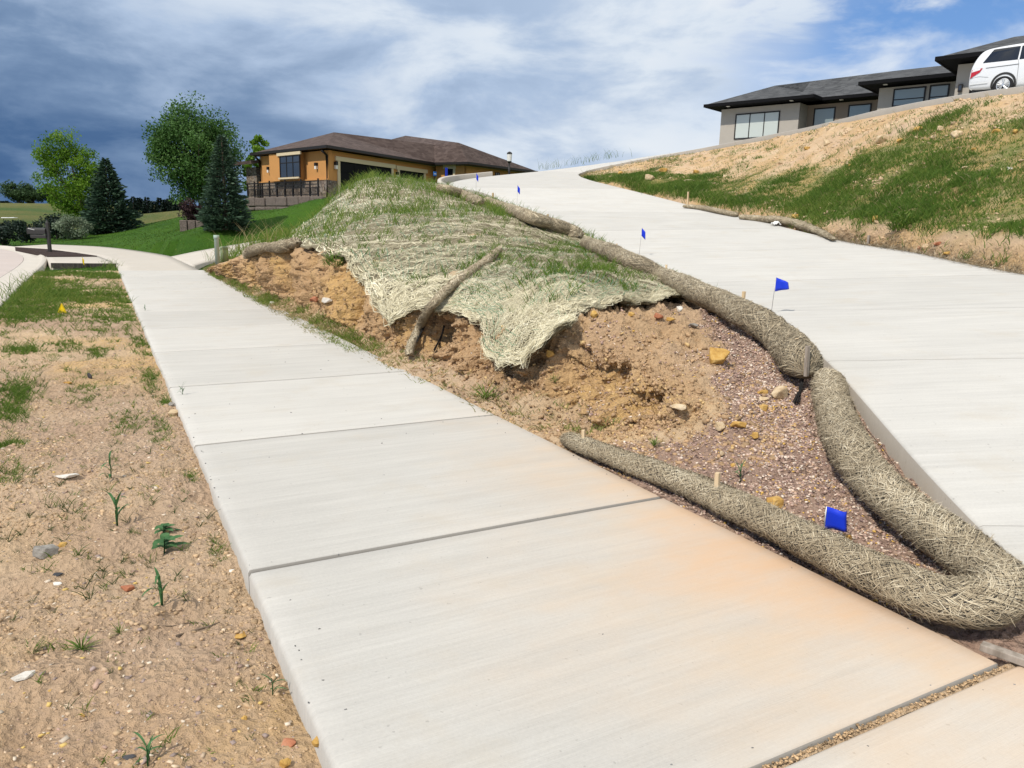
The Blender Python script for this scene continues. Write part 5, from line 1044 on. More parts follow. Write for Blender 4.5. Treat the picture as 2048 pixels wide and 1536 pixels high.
def window(W,parent,x0,x1,y0,y1,frame=M_black,pane=M_glass,cols=(1,),rows=(1,),out=0.,fw=.06,sill=None,tf=None):
    """x/y are pixel bounds on the facade; cols/rows are relative pane sizes"""
    d0,z1=W.px((x0),y0 if tf is None else tf[0],out); d1,z1b=W.px(x1,y0 if tf is None else tf[1],out); _,z0=W.px(x0,y1,out)
    z1=(z1+z1b)/2; return window_d(W,parent,min(d0,d1),max(d0,d1),z0,z1,frame,pane,cols,rows,out,fw)
def window_d(W,parent,d0,d1,z0,z1,frame=M_black,pane=M_glass,cols=(1,),rows=(1,),out=0.,fw=.06):
    wn=W.box(MB(),d0,d1,z0,z1,out-.02,out+.012).build('window',pane,parent)
    f=MB(); W.box(f,d0,d0+fw,z0,z1,out,out+.05); W.box(f,d1-fw,d1,z0,z1,out,out+.05); W.box(f,d0+fw,d1-fw,z1-fw,z1,out,out+.05); W.box(f,d0+fw,d1-fw,z0,z0+fw,out,out+.05); f.build('frame',frame,wn)
    cs=np.cumsum(cols)/sum(cols); rs=np.cumsum(rows)/sum(rows); cb=[0,*cs]; rb=[0,*rs]
    for i in range(len(cols)):
        for j in range(len(rows)):
            W.part('pane',pane,wn,d0+fw+(d1-d0-2*fw)*cb[i]+.025,d0+fw+(d1-d0-2*fw)*cb[i+1]-.025,z0+fw+(z1-z0-2*fw)*rb[j]+.02,z0+fw+(z1-z0-2*fw)*rb[j+1]-.02,out+.013,out+.022)
    mu=MB(); any_=False
    for c in cs[:-1]: W.box(mu,d0+fw+(d1-d0-2*fw)*c-.025,d0+fw+(d1-d0-2*fw)*c+.025,z0+fw,z1-fw,out+.012,out+.045); any_=True
    for r_ in rs[:-1]: W.box(mu,d0+fw,d1-fw,z0+fw+(z1-z0-2*fw)*r_-.022,z0+fw+(z1-z0-2*fw)*r_+.022,out+.012,out+.042); any_=True
    if any_: mu.build('mullion',frame,wn)
    return wn
def lamp(W,parent,x,y0,y1,out=0.):
    d,z1=W.px(x,y0,out); _,z0=W.px(x,y1,out); h=z1-z0; l=W.box(MB(),d-.09,d+.09,z1-h*.5,z1,out,out+.16).build('wall_lamp',M_black,parent)
    W.part('lamp_glass',M_lamp,l,d-.075,d+.075,z0,z1-h*.5,out+.02,out+.15)
def pipe(name,m,parent,pts,off,r=.05): return MB().tube(np.array(pts)-off,r,6).build(name,m,parent,True)

# ---------------- orange house
ZE=5.64; E0,E1,E2,E3,E4=[PZ(a,b,ZE) for a,b in ((654,291),(869,326),(501,307),(936,324.5),(1075,343))]
HO=np.array([E0[0],E0[1],2.6]); oh=empty('orange_house',tuple(HO)); tag(oh,'low orange stucco house with brown hip roof and two dark garage doors','house')
A1=PR(668,264.5,50.); zr=A1[2]; R1=PZ(805,289.5,zr); A2=PR(811,271.3,60.5); z3=6.95; V3=PZ(868.6,289.3,z3); A3=PZ(917,285.3,z3); L2=PZ(768,282.6,zr)
uf=(E2-E0)[:2]; uf/=np.linalg.norm(uf); ug=(E1-E0)[:2]; ug/=np.linalg.norm(ug); uw=(E4-E3)[:2]; uw/=np.linalg.norm(uw)
B2=E2+np.append(ug*10.5,0); B4=E4+np.append(-uw[::-1]*np.array([1,-1])*9,0); BM=(B2+B4)/2+np.array([2,4,0]); A3b=A3+np.append(uw*5.5,0)+np.array([-3,5,0.])
roof=poly_part('roof',M_roofb,oh,[(E2,E0,A1),(E0,E1,A1),(E1,V3,A1),(V3,R1,A1),(L2,R1,A2),(R1,V3,A2),(E1,E3,A3),(E1,A3,V3),(E3,E4,A3),(V3,A3,A2),(A3,A3b,A2),(A3,E4,A3b),(E4,B4,A3b),(B4,BM,A3b),(BM,A2,A3b),(BM,L2,A2),(BM,B2,L2),(B2,A1,L2),(B2,E2,A1)],HO)
MB().box(PZ(894,295.5,6.72)-HO,(.55,.3,.22)).build('roof_vent',M_black,roof)
eaves('fascia',M_black,oh,[B2,E2,E0,E1,E3,E4,B4],HO,.15)
poly_part('soffit',M_black,oh,[[p-np.array([0,0,.1]) for p in (E2,E0,E1,E3,E4,B4,BM,B2)]],HO)
nf=np.array([-uf[1],uf[0]]); nf=nf if nf@np.array([-1,-.3])>0 else -nf; ng=np.array([ug[1],-ug[0]]); 
C0=E0[:2]+.5*uf+.5*ug; LF=np.linalg.norm((E2-E0)[:2])-1.0; WF=Wall(C0,uf,nf,HO); WG=Wall(C0,ug,ng,HO); zt=ZE-.16; zb=2.3
LG=np.linalg.norm((E1-E0)[:2])+.4
mb=MB(); WF.box(mb,-.0,LF,zb,zt,-.25,0); WF.box(mb,LF-.2,LF,zb,zt,-9,-.25); mb.build('wall',M_orange,oh); WG.part('wall',M_orange,oh,.26,LG,zb,zt,-.25,0)
zs=WF.px(600,362.5)[1]   # top of the stone skirt
st_=MB(); WF.box(st_,-.09,LF+.05,zb,zs,.002,.10); st_.build('stone_base',M_stone,oh); gd0=WG.px(671,330)[0]; WG.part('stone_base',M_stone,oh,.0,gd0,zb,zs-.02,.002,.10)
WF.part('stone_cap',M_orange,oh,-.1,LF+.05,zs,zs+.07,0,.13)
# bay with the window
b0=WF.px(608.5,330)[0]; b1=WF.px(551.5,330)[0]; zbay=WF.px(580,361,.45)[1]; WF.part('window_bay',M_orange,oh,b0,b1,zbay,zt,.0,.42)
window(WF,oh,600,559.7,310,355,cols=(1,1,1),rows=(2.3,1),out=.42,tf=(309,312.5))
d0,z0=WF.px(602.5,303.5,.42); d1,z1=WF.px(555.5,311.,.42); WF.part('window_head',M_cream,oh,d0,d1,WF.px(580,310.5,.42)[1],WF.px(580,304.5,.42)[1],.42,.50)
WF.part('window_sill',M_cream,oh,WF.px(600.5,355,.42)[0],WF.px(559.5,355,.42)[0],WF.px(580,358.,.42)[1],WF.px(580,354.6,.42)[1],.42,.52)
lamp(WF,oh,539,334,345.5); lamp(WF,oh,634.5,325.6,338.5)
# house number on the front wall
cu=bpy.data.curves.new('house_number','FONT'); cu.body='3181'; cu.size=.30; cu.extrude=.012; no=bpy.data.objects.new('tmp_number',cu); COL.objects.link(no); bpy.context.view_layer.update(); nme=bpy.data.meshes.new_from_object(no); bpy.data.objects.remove(no); nme.name='house_number'; nme.materials.clear(); no=link('house_number',nme,M_black,oh)
dn,zn=WF.px(545.5,354.8); q=WF.pt(dn,zn,.01); no.location=q; no.rotation_euler=(math.pi/2,0,math.atan2(-uf[1],-uf[0]))
# garage doors
def gdoor(x0,y0,x1,y1,nsec,ncol):
    d0,za=WG.px(x0,y0); d1,zc=WG.px(x1,y1); zt_=(za+zc)/2; dr_=WG.part('garage_door',M_door,oh,d0,d1,zb,zt_,-.02,.02)
    for i in range(nsec):
        for j in range(ncol):
            h=(zt_-zb-.1)/nsec; w_=(d1-d0)/ncol; WG.part('door_panel',M_door,dr_,d0+w_*j+.06,d0+w_*(j+1)-.06,zb+h*i+.06,zb+h*(i+1)-.05,.02,.045)
    tr=MB(); WG.box(tr,d0-.22,d0,zb,zt_,.0,.07); WG.box(tr,d1,d1+.22,zb,zt_,.0,.07); WG.box(tr,d0-.4,d1+.4,zt_,zt_+.24,.0,.10); tr.build('door_trim',M_cream,oh); return d0,d1
gdoor(678.5,322,781.5,336.5,5,4); gdoor(798,340,846.5,346,5,2); lamp(WG,oh,669.5,323,338); lamp(WG,oh,792.5,344,356)
# entry wing
WE=Wall(E1[:2]+np.array([.4,.3]),(E3-E1)[:2],(-uw),HO); LE=np.linalg.norm((E3-E1)[:2]); WE.part('wall',M_orange,oh,-.2,LE-.55,zb,zt,-.2,0)
ce=WE.p+WE.u*(LE-.55); WW_=Wall(ce,uw,np.array([uw[1],-uw[0]]),HO); LW=np.linalg.norm((E4-E3)[:2])-.9; WW_.part('wall',M_orange,oh,0,LW,zb,zt,-.2,0)
d0,za=WE.px(891,338); d1,_=WE.px(907,338); dr_=WE.part('front_door',M_door,oh,d0,d1,zb,za,.0,.04); WE.part('door_trim',M_cream,oh,d0-.15,d1+.2,za,za+.3,0,.08); WE.part('door_jamb',M_cream,oh,d1,d1+.15,zb,za,0,.06)
window(WW_,oh,990,999,345,358,cols=(1,1))
# downspouts
dsz=[WF.pt(-.02,ZE-.2,.42)+HO,WF.pt(-.02,ZE-.45,.10)+HO,WF.pt(-.02,2.7,.14)+HO]; pipe('downspout',M_black,oh,dsz,HO,.075)
dsz=[WF.pt(LF-.1,ZE-.2,.42)+HO,WF.pt(LF-.1,ZE-.45,.10)+HO,WF.pt(LF-.1,2.7,.14)+HO]; pipe('downspout',M_black,oh,dsz,HO,.075)
# side porch with stone pier at the far left
pp=PR(509,330,53.); PO=Wall(pp[:2],uf,nf,HO); PO.part('stone_pier',M_stone,oh,-.2,1.2,2.,PO.px(509,334)[1],-.6,0); zpo=PO.px(500,331)[1]
mb=MB(); a0=PO.pt(-.8,zpo,.6); a1=PO.pt(2.2,zpo,.6); a2=PO.pt(2.2,zpo+.5,-2.5); a3=PO.pt(-.8,zpo+.5,-2.5); mb.add([a0,a1,a2,a3],[(0,1,2,3)]); po=mb.build('porch_roof',M_roofb,oh); sm=po.modifiers.new('t','SOLIDIFY'); sm.thickness=.2
# retaining walls of split blocks
def blockwall(name,x0,x1,ytop0,ytop1,hpx,n,wall_off,label,jag=.06,rr=44.):
    W_=Wall(C0+nf*wall_off,uf,nf,(0,0,0)); d0,z0=W_.px(x0,ytop0); d1,z1=W_.px(x1,ytop1); _,zl=W_.px((x0+x1)/2,(ytop0+ytop1)/2+hpx); zt_=(z0+z1)/2; base=W_.pt(d0,zl); o=empty(name,tuple(base)); W_.o=base
    W_.part('core',M_block,o,d0,d1,zl-.6,zt_-.05,-.5,-.2)
    for i in range(n):
        a=d0+(d1-d0)*i/n; b=d0+(d1-d0)*(i+1)/n; e=random.uniform(.0,jag); bo=W_.box(MB(),a+.035,b-.035,zl-.02,zt_-random.uniform(0,.05),-.22,e).build('block',M_block,o,bevel=.05)
    tag(o,label,'retaining wall'); return W_,zt_
RW,rz=blockwall('retaining_wall',645,490,392.5,394,18,7,1.9,'upper retaining wall of large rough blocks in front of the orange house')
blockwall('retaining_wall',575,489,412,413.5,7,4,3.0,'low lower retaining wall of rough blocks along the lawn')
# railing
RLW=Wall(C0+nf*1.25,uf,nf,(0,0,0)); base=RLW.pt(0,rz); rl=empty('iron_railing',tuple(base)); RLW.o=base
dR=[RLW.px(x,375)[0] for x in (636.5,620,602,586,570,554,539,524.5,509,495)]; zlo=RLW.px(636,390)[1]; zhi=RLW.px(636,360.5)[1]; zmi=RLW.px(636,375.5)[1]
for i,d in enumerate(dR): RLW.part('post',M_black,rl,d-.035,d+.035,zlo-.25,zhi+(.1 if i%2==0 else 0),-.035,.035)
for z_ in (zhi-.04,zmi,zmi+.17,zmi+.33,zlo): RLW.part('rail',M_black,rl,dR[0],dR[-1],z_,z_+.045,-.02,.02)
for a,b in zip(dR[:-1],dR[1:]):
    for k in range(1,7): d=a+(b-a)*k/7; RLW.part('baluster',M_black,rl,d-.012,d+.012,zlo,zmi,-.01,.01)
tag(rl,'dark iron railing on the retaining wall before the orange house','railing')
# yard sign and blue banner, lamp post, drive kerb
M_sky=mat('blue sign board',color=(.02,.16,.55),rough=.5); M_wh=mat('white print',color=(.8,.82,.85),rough=.6)
p=PR(870,361,46.); ys_=empty('yard_sign',tuple(p)); mb=MB(); mb.box((0,0,.38),(.26,.03,.24),np.array([[.86,.5,0],[-.5,.86,0],[0,0,1]])); bd=mb.build('board',M_sky,ys_); MB().box((.008,-.018,.37),(.2,.006,.045),np.array([[.86,.5,0],[-.5,.86,0],[0,0,1]])).build('print_band',M_wh,bd); MB().tube([(0,0,-.3),(0,0,.27)],.02,5).build('stake',M_black,ys_); tag(ys_,'small blue yard sign with white print beside the second garage door','sign')
p=PR(893,356,47.); bn=empty('blue_banner',tuple(p)); MB().box((0,0,.28),(.20,.03,.62),np.array([[.86,.5,0],[-.5,.86,0],[0,0,1]])).build('cloth',M_blue,bn); MB().tube([(-.1,0,-.3),(-.1,0,.62)],.02,5).build('pole',M_black,bn); tag(bn,'narrow blue banner standing by the dark front door','banner')
p=PR(1018,352,45.5); lpz=empty('lamp_post',tuple(p)); MB().tube([(0,0,-.5),(0,0,.75)],[.07,.06],8).build('post',M_black,lpz,True); mb=MB(); mb.tube([(0,0,.72),(0,0,.80),(0,0,.82)],[.06,.14,.15],8); mb.tube([(0,0,1.22),(0,0,1.3),(0,0,1.36)],[.17,.14,.03],8); lt=mb.build('lantern_frame',M_black,lpz); MB().tube([(0,0,.82),(0,0,1.22)],[.13,.15],8).build('lantern_glass',M_lamp,lt); tag(lpz,'lantern on a dark post beyond the driveway crest','lamp post')
kp=[PR(905,381,34.4),PR(888,373,35.6),PR(884,366,37.),PR(900,360,39.),PR(935,355.5,40.5),PR(985,350.5,42.)]; kp=catmull(np.array(kp),40); T=np.gradient(kp,axis=0); nn=np.stack([-T[:,1],T[:,0],T[:,0]*0],1); nn/=np.linalg.norm(nn,axis=1)[:,None]
pr=[(.0,-.6),(.0,.16),(.03,.19),(.17,.19),(.2,.16),(.26,-.5)]; V=np.array([c+n*a+Zv*b for c,n in zip(kp,nn) for a,b in pr]); kb=link('drive_kerb',npmesh('drive_kerb',V,F4=gridfaces(40,6)),M_apron); tag(kb,'low concrete kerb wall rounding the outer driveway bend',kind='structure')

# ---------------- dark roofed house on the hill
DE=9.15; G=lambda a,b,z=DE: PZ(a,b,z)
b1l,b1r,ml,mr,b2l,b2r,gl,gr=[G(*q) for q in ((1409,210),(1629,190),(1629,197),(1735,182),(1719,165),(1915,144.6),(1873,115),(1964,107))]
uh=np.array([.34,-.94]); uh/=np.linalg.norm(uh); nh=np.array([-uh[1],uh[0]])*-1.; nh=nh if nh@np.array([-1,0])>0 else -nh
def along(p,q):  # snap q so the eave p-q follows uh
    d=(q-p)[:2]@uh; return np.array([*(p[:2]+uh*d),p[2]])
DO=np.array([b1l[0],b1l[1],6.1]); dh=empty('hill_house',tuple(DO)); tag(dh,'long greige house with charcoal hip roof and black trim on the hilltop','house')
b1r=along(b1l,b1r); mr=along(ml,mr+np.append(uh*1.2,0)); b2r=along(b2l,b2r+np.append(uh*.8,0)); gr=gl+np.append(uh*8,0)
back=lambda p,d: p-np.append(nh*d,0)
ridge=lambda a,b,z: PZ(a,b,z)
ap1=PR(1549.6,171.3,53.2); zR=10.75; rA=ridge(1621,162.5,zR); rB=ridge(1814,138.7,zR); rC=rB+np.append(uh*9,0)
ml0=ml-np.append(uh*1.,0)
bk=[back(b1l,11),back(b1l,11)+np.append(uh*32,0)]
gz=10.9; gA=PR(2029,73.5,43.); gB=gA+np.append(uh*6,0)
b1in=back(b1l,7.5); b1rin=back(b1r,4.5)
droof=poly_part('roof',M_roofg,dh,[(b1l,b1r,ap1),(b1r,b1rin,ap1),(b1in,b1l,ap1),(b1in,ap1,rA),(ap1,b1rin,rA),(ml0,mr,rA),(mr,rB,rA),(b1in,bk[0],rA),(b2l,b2r,rB),(back(b2l,4),b2l,rB),(b2r,rC,rB),(rA,rB,bk[1]),(rA,bk[1],bk[0]),(rB,rC,bk[1])],DO)
poly_part('garage_roof',M_roofg,dh,[(gl,gr,gA),(gr,gB,gA),(back(gl,9),gl,gA),(back(gl,9),gA,gB),(back(gl,9),gB,back(gr,9)),(gr,back(gr,9),gB)],DO)
M_fas=mat('black fascia',color=(.008,.008,.009),rough=.8,spec=.08)
for ln in ([b1in,b1l,b1r,b1rin],[ml0,mr],[back(b2l,3),b2l,b2r,back(b2r,1)],[back(gl,6),gl,gr]): eaves('fascia',M_fas,dh,ln,DO,.17)
for P in ((b1l,b1r,b1rin,b1in),(ml0,mr,back(mr,3),back(ml0,3)),(b2l,b2r,back(b2r,4),back(b2l,4)),(gl,gr,back(gr,6),back(gl,6))): poly_part('soffit',M_fas,dh,[[p-Zv*.12 for p in P]],DO)
def dwall(p,q,inset,m,side=True,z0=5.6,m2=None):
    W_=Wall(p[:2]-nh*inset,uh,nh,DO); L=(q-p)[:2]@uh; return W_,L
zt2=DE-.22
W1_,L1=dwall(b1l,b1r,.85,M_greyst); a=W1_.px(1441,250)[0]; b=W1_.px(1597,240)[0]; mb=MB(); W1_.box(mb,a,b,5.4,zt2,-.25,0); W1_.box(mb,a,a+.25,5.4,zt2,-7,-.25); W1_.box(mb,b-.25,b,5.4,zt2,-3,-.25); mb.build('wall',M_greyst,dh)
window(W1_,dh,1472,1561,229,279,pane=M_shade,cols=(1,1.05,1),tf=(229,221))
W2_,L2_=dwall(ml0,mr,.8,M_taupe); W2_.part('wall',M_taupe,dh,-1.5,L2_+2,5.4,zt2,-.2,0)
window(W2_,dh,1629,1672,217,262,pane=M_pane,tf=(217.5,213.5)); window(W2_,dh,1698,1744,210,250,pane=M_pane,tf=(210.5,206.5))
W3_,L3_=dwall(b2l,b2r,.9,M_greyst); a=W3_.px(1757.5,190)[0]; mb=MB(); W3_.box(mb,a,L3_+2,5.4,zt2,-.25,0); W3_.box(mb,a,a+.25,5.4,zt2,-3,-.25); mb.build('wall',M_greyst,dh)
window(W3_,dh,1788,1853,177.5,214,pane=M_pane,rows=(1,1.7),tf=(178.5,172)); window(W3_,dh,1860.5,1900.5,170,210,pane=M_pane,rows=(1,1.7),tf=(171,167))
W4_,L4_=dwall(gl,gr,.9,M_greyst); a=W4_.px(1912.5,160)[0]; mb=MB(); W4_.box(mb,a,L4_,5.4,zt2,-.25,0); W4_.box(mb,a,a+.25,5.4,zt2,-6,-.25); mb.build('wall',M_greyst,dh)
d,z1=W4_.px(1922.5,169); _,z0=W4_.px(1922.5,184); lp_=W4_.part('wall_lamp',M_black,dh,d-.08,d+.08,z0,z1,0,.14); W4_.part('lamp_glass',M_glass,lp_,d-.05,d+.05,z0+.06,z1-.06,.14,.15)
gd=W4_.px(1943,150)[0]; dd=W4_.part('garage_door',M_door,dh,gd,gd+4.6,5.4,W4_.px(1943,135)[1],0,.03)
q0=W2_.pt(-.05,DE-.3,.5)+DO; q1=W2_.pt(-.05,DE-.75,.1)+DO; pipe('downspout',M_black,dh,[q0,q1,W2_.pt(-.05,6,.12)+DO],DO,.085)
for W_,x,y in ((W1_,1583,201.5),(W1_,1456,212.5),(W2_,1683,199),(W3_,1771,169)):
    d,_=W_.px(x,y,.4); W_.part('soffit_lamp',M_lamp,dh,d-.09,d+.09,DE-.15,DE-.122,.3,.48)
# ================================================================ TREES
def leafcloud(C,rad,n,size,rng,tint0,sun=np.array(sd)):
    """n leaf quads spread through clumps C (k,3) with radii rad"""
    k=rng.integers(0,len(C),n); d=rng.normal(size=(n,3)); d/=np.linalg.norm(d,axis=1)[:,None]; P=C[k]+d*(rad[k]*rng.random(n)**.45)[:,None]*np.array([1,1,.8])
    a=rng.normal(size=(n,3)); a/=np.linalg.norm(a,axis=1)[:,None]; b=np.cross(a,rng.normal(size=(n,3))); b/=np.linalg.norm(b,axis=1)[:,None]; s=rng.uniform(.6,1.2,n)[:,None]*size
    V=np.stack([P-a*s*.6,P+b*s*.32,P+a*s*.6,P-b*s*.32],1).reshape(-1,3); F4=np.arange(n*4).reshape(n,4); tint=np.clip(.2+rng.beta(2,2,n)*.45+tint0[k],0,1)
    return V,F4,np.repeat(tint,4)
def broadleaf(name,base,H,W_,crown0,nclump,nleaf,size,m,label,seed,shape='round',lean=0.,trunk=.12,clr=.24,group=None):
    rng=np.random.default_rng(seed); o=empty(name,tuple(base)); cz=(crown0+H)/2; ch=(H-crown0)/2; C=[]
    while len(C)<nclump:
        q=rng.uniform(-1,1,3); r_=np.linalg.norm(q)
        if r_>1 or r_<.25: continue
        wz={'round':1.,'oval':1-.35*max(q[2],0)-.25*max(-q[2],0),'fan':.72+.3*q[2]}[shape]
        C.append([q[0]*W_/2*wz+lean*(q[2]+1),q[1]*W_/2*wz,cz+q[2]*ch])
    C=np.array(C); C+=rng.normal(0,.05*W_,C.shape); rad=rng.uniform(.6,1.25,nclump)*clr*W_*.5; t0=rng.normal(0,.14,nclump)
    V,F4,tn=leafcloud(C,rad,nleaf,size,rng,t0)
    link('crown',npmesh('crown',V,F4=F4,attrs=dict(tint=tn)),m,o)
    mb=MB(); top=np.array([lean,0,cz+ch*.4]); mb.tube(catmull(np.array([(0,0,-.3),(.05,.03,crown0*.6),tuple(top*.7),tuple(top)]),10),np.linspace(trunk,trunk*.25,10),8); tr=mb.build('trunk',M_bark,o,True)
    lm=MB()
    for k in rng.choice(nclump,min(22,nclump),replace=False):
        z0=max(crown0*.5,C[k][2]*rng.uniform(.35,.6)); p0=np.array([lean*.4*z0/H,0,z0]); lm.tube(catmull(np.array([p0,(p0+C[k])/2+np.array([0,0,-.1*ch]),C[k]]),6),np.linspace(trunk*.4,trunk*.1,6),5)
    lm.build('limbs',M_bark,tr,True); tag(o,label,'tree',group); return o
M_lf_dk=leafmat('cottonwood leaf',(.032,.085,.018),(.078,.17,.036),(.17,.27,.075),.3)
M_lf_yl=leafmat('maple leaf',(.06,.145,.010),(.145,.27,.02),(.29,.41,.05),.4)
M_lf_md=leafmat('far leaf',(.03,.065,.025),(.06,.11,.04),(.10,.15,.06),.3)
M_lf_sv=leafmat('silver shrub leaf',(.09,.12,.07),(.20,.25,.16),(.36,.40,.30),.25)
M_lf_pu=leafmat('purple shrub leaf',(.02,.012,.014),(.05,.025,.028),(.09,.05,.05),.2)
M_needle=leafmat('spruce needle',(.020,.046,.026),(.05,.095,.055),(.12,.18,.115),.12)
M_needled=leafmat('dark pine needle',(.006,.014,.010),(.014,.030,.019),(.03,.055,.034),.1)
def gpt(px,r_): 
    a=ray(px,450); a=a[:2]/np.hypot(a[0],a[1])*r_; return np.array([a[0],a[1],float(ground_z(np.array([a[0]]),np.array([a[1]]))[0])])
def hpx(py,px,base):   # height of pixel row py above base at the base's range
    r_=np.hypot(base[0],base[1]); return PR(px,py,r_)[2]-base[2]
b=gpt(402,56.); broadleaf('deciduous_tree',b,hpx(197,400,b)-.55,5.6,hpx(405,400,b)+.3,170,30000,.165,M_lf_dk,'tall round dark green deciduous tree left of the orange house',11,'oval',0,.16,.34)
b=gpt(172,66.); broadleaf('maple_tree',b,hpx(268,150,b),4.3,hpx(470,150,b)+.9,130,16000,.165,M_lf_yl,'bright yellow green maple behind the left spruce',12,'oval',-.6,.11,.36)
b=gpt(527,62.); broadleaf('aspen_tree',b,hpx(274,527,b),2.6,hpx(400,527,b),45,3800,.2,M_lf_yl,'slim yellow green tree rising behind the orange house roof',13,'oval',0,.07,.30)
b=gpt(512,60.); broadleaf('aspen_tree',b,hpx(315,510,b),1.8,hpx(410,512,b),26,2400,.19,M_lf_yl,'small yellow green tree at the left corner of the orange house',14,'oval',0,.06,.34)
def spruce(name,base,H,W_,m,label,seed,lev=30,br=17,sub=22,nl=.30,nw=.055,gap=.04,group=None,cat='tree'):
    rng=np.random.default_rng(seed); o=empty(name,tuple(base)); MB().tube([(0,0,-.3),(0,0,H*.6),(0,0,H*.98)],[H*.028,H*.014,.01],8).build('trunk',M_bark,o,True); P=[];D=[];L=[]
    bm=MB()
    for i in range(lev):
        f=i/(lev-1); z=H*(gap+(.985-gap)*f); R_=W_/2*(1-f)**.78*(1-.25*(f<.06))*rng.uniform(.88,1.08)+.05
        n=max(4,int(br*(1-f*.6)))
        for j in range(n):
            az=2*math.pi*(j+rng.random()*.9)/n+i*.7; rr=R_*rng.uniform(.72,1.12); u=np.array([math.cos(az),math.sin(az),0]); side=np.array([-u[1],u[0],0]); dr=rng.uniform(.12,.38)*(1-f*.9)
            if i%3==0 and j%3==0: bm.tube([(0,0,z),tuple(u*rr*.6+np.array([0,0,z-dr*rr*.5])),tuple(u*rr*.95+np.array([0,0,z-dr*rr*.75]))],[.02,.014,.006],4)
            m_=max(5,int(sub*(.35+.65*rr/(W_/2)))); t=rng.uniform(.12,1.,m_)**.7; sp=(1-t)*.42*rr+.06; off=rng.uniform(-1,1,m_)
            p=u*(rr*t)[:,None]+side*(off*sp)[:,None]; p[:,2]=z-dr*rr*(t-.25*t*t)+rng.normal(0,.03,m_)+.08*(t>.9)
            d=u[None]*(.55+.45*t)[:,None]+side[None]*(off*.9)[:,None]+np.array([0,0,1.])*rng.normal(.10,.25,m_)[:,None]; P.append(p); D.append(d); L.append(np.full(m_,nl*(.65+.5*rr/(W_/2))))
    P=np.concatenate(P); D=np.concatenate(D); D/=np.linalg.norm(D,axis=1)[:,None]; L=np.concatenate(L)[:,None]*rng.uniform(.6,1.2,(len(P),1)); n=len(P)
    w_=np.cross(D,rng.normal(size=(n,3))); w_/=np.linalg.norm(w_,axis=1)[:,None]; tip=P+D*L; V=np.stack([P-w_*nw*.5,P+w_*nw*.5,P+D*L*.55+w_*nw,P+D*L*.55-w_*nw,tip],1).reshape(-1,3); b_=np.arange(n)[:,None]*5
    rad_=np.linalg.norm(P[:,:2],axis=1)/(W_/2*(1-np.clip(P[:,2]/H,0,.99))**.78+.05); tn=np.clip(rng.beta(2,2.4,n)*.8+.05,0,1)
    link('foliage',npmesh('foliage',V,F3=b_+np.array([3,2,4]),F4=b_+np.array([0,1,2,3]),attrs=dict(tint=np.repeat(tn,5))),m,o)
    bm.build('branches',M_bark,o,True); tag(o,label,cat,group); return o
b=gpt(452,38.); spruce('spruce_tree',b,hpx(271,450,b),2.35,M_needle,'full blue green spruce on the lawn before the orange house',21,38,22,26,.20,.030,.035)
b=gpt(221,60.); spruce('spruce_tree',b,hpx(319,208,b),3.9,M_needle,'broad conical spruce beside the bright maple',22,34,22,26,.32,.05,.03)
# row of far pines
rng=np.random.default_rng(91); tops=[(270,395,30),(284,400,18),(297,396,20),(311,404,18),(322,398,16),(333,401,18),(345,405,18),(355,402,16),(366,406,16),(303,403,14),(276,404,16),(340,408,14)]
for i,(x,y,w_) in enumerate(sorted(tops)):
    b=gpt(x,112+rng.uniform(-6,8)); H=max(1.5,hpx(y,x,b)); spruce('pine_tree',b,H,H*rng.uniform(.40,.5),M_needled,f'dark pine in the far row, {ordn(i)} from the left',200+i,16,10,8,.42,.075,.05,group='far row of dark pines')
b=gpt(14,150); spruce('pine_tree',b,hpx(404,14,b),1.7,M_needled,'lone tiny dark pine on the far left skyline',230,9,8,6,.5,.12)
for i,(x,y,w_,lb) in enumerate([(42,366,5.2,'left of the pair of far cottonwoods above the fence'),(72,378,4.6,'right of the pair of far cottonwoods above the fence'),(105,372,3.4,'far grey green tree partly behind the bright maple')]):
    b=gpt(x,165); broadleaf('cottonwood_tree',b,hpx(y,x,b),w_,.6,40,3800,.34,M_lf_md,lb,240+i,'oval',0,.12,.36)
# shrubs
def shrub(px,r_,top,W_,m,label,seed,n=2600,size=.13,py=None):
    b=gpt(px,r_); H=hpx(top,px,b); rng=np.random.default_rng(seed); o=empty('shrub',tuple(b)); k=26; q=rng.normal(size=(k,3)); q/=np.linalg.norm(q,axis=1)[:,None]; q*=rng.random((k,1))**.4
    C=np.stack([q[:,0]*W_*.42,q[:,1]*W_*.42,H*.5+q[:,2]*H*.42],1); V,F4,tn=leafcloud(C,rng.uniform(.15,.28,k)*min(W_,H*1.4),n,size,rng,rng.normal(0,.12,k)); link('foliage',npmesh('foliage',V,F4=F4,attrs=dict(tint=tn)),m,o)
    mb=MB()
    for c in C[:9]: mb.tube([(0,0,-.1),tuple(c*.5+np.array([0,0,-.1])),tuple(c)],[.03,.02,.008],5)
    mb.build('stems',M_bark,o,True); tag(o,label,'shrub'); return o
shrub(4,50.,436,1.6,M_needled,'dark pine shrub cut by the left picture edge',31)
shrub(52,55.,439,1.7,M_needled,'dark low pine shrub behind the mailbox',32)
shrub(110,58.,428,1.9,M_needled,'dark shrub under the bright maple',33)
shrub(100,60.,436,1.6,M_lf_sv,'silvery bush just right of the mailbox',34,1900)
shrub(148,56.,433,2.4,M_lf_sv,'larger silvery bush left of the broad spruce',35,2600)
shrub(386,46.,392,1.3,M_lf_pu,'dark purple leaved shrub beside the full spruce',36,2600,.11)
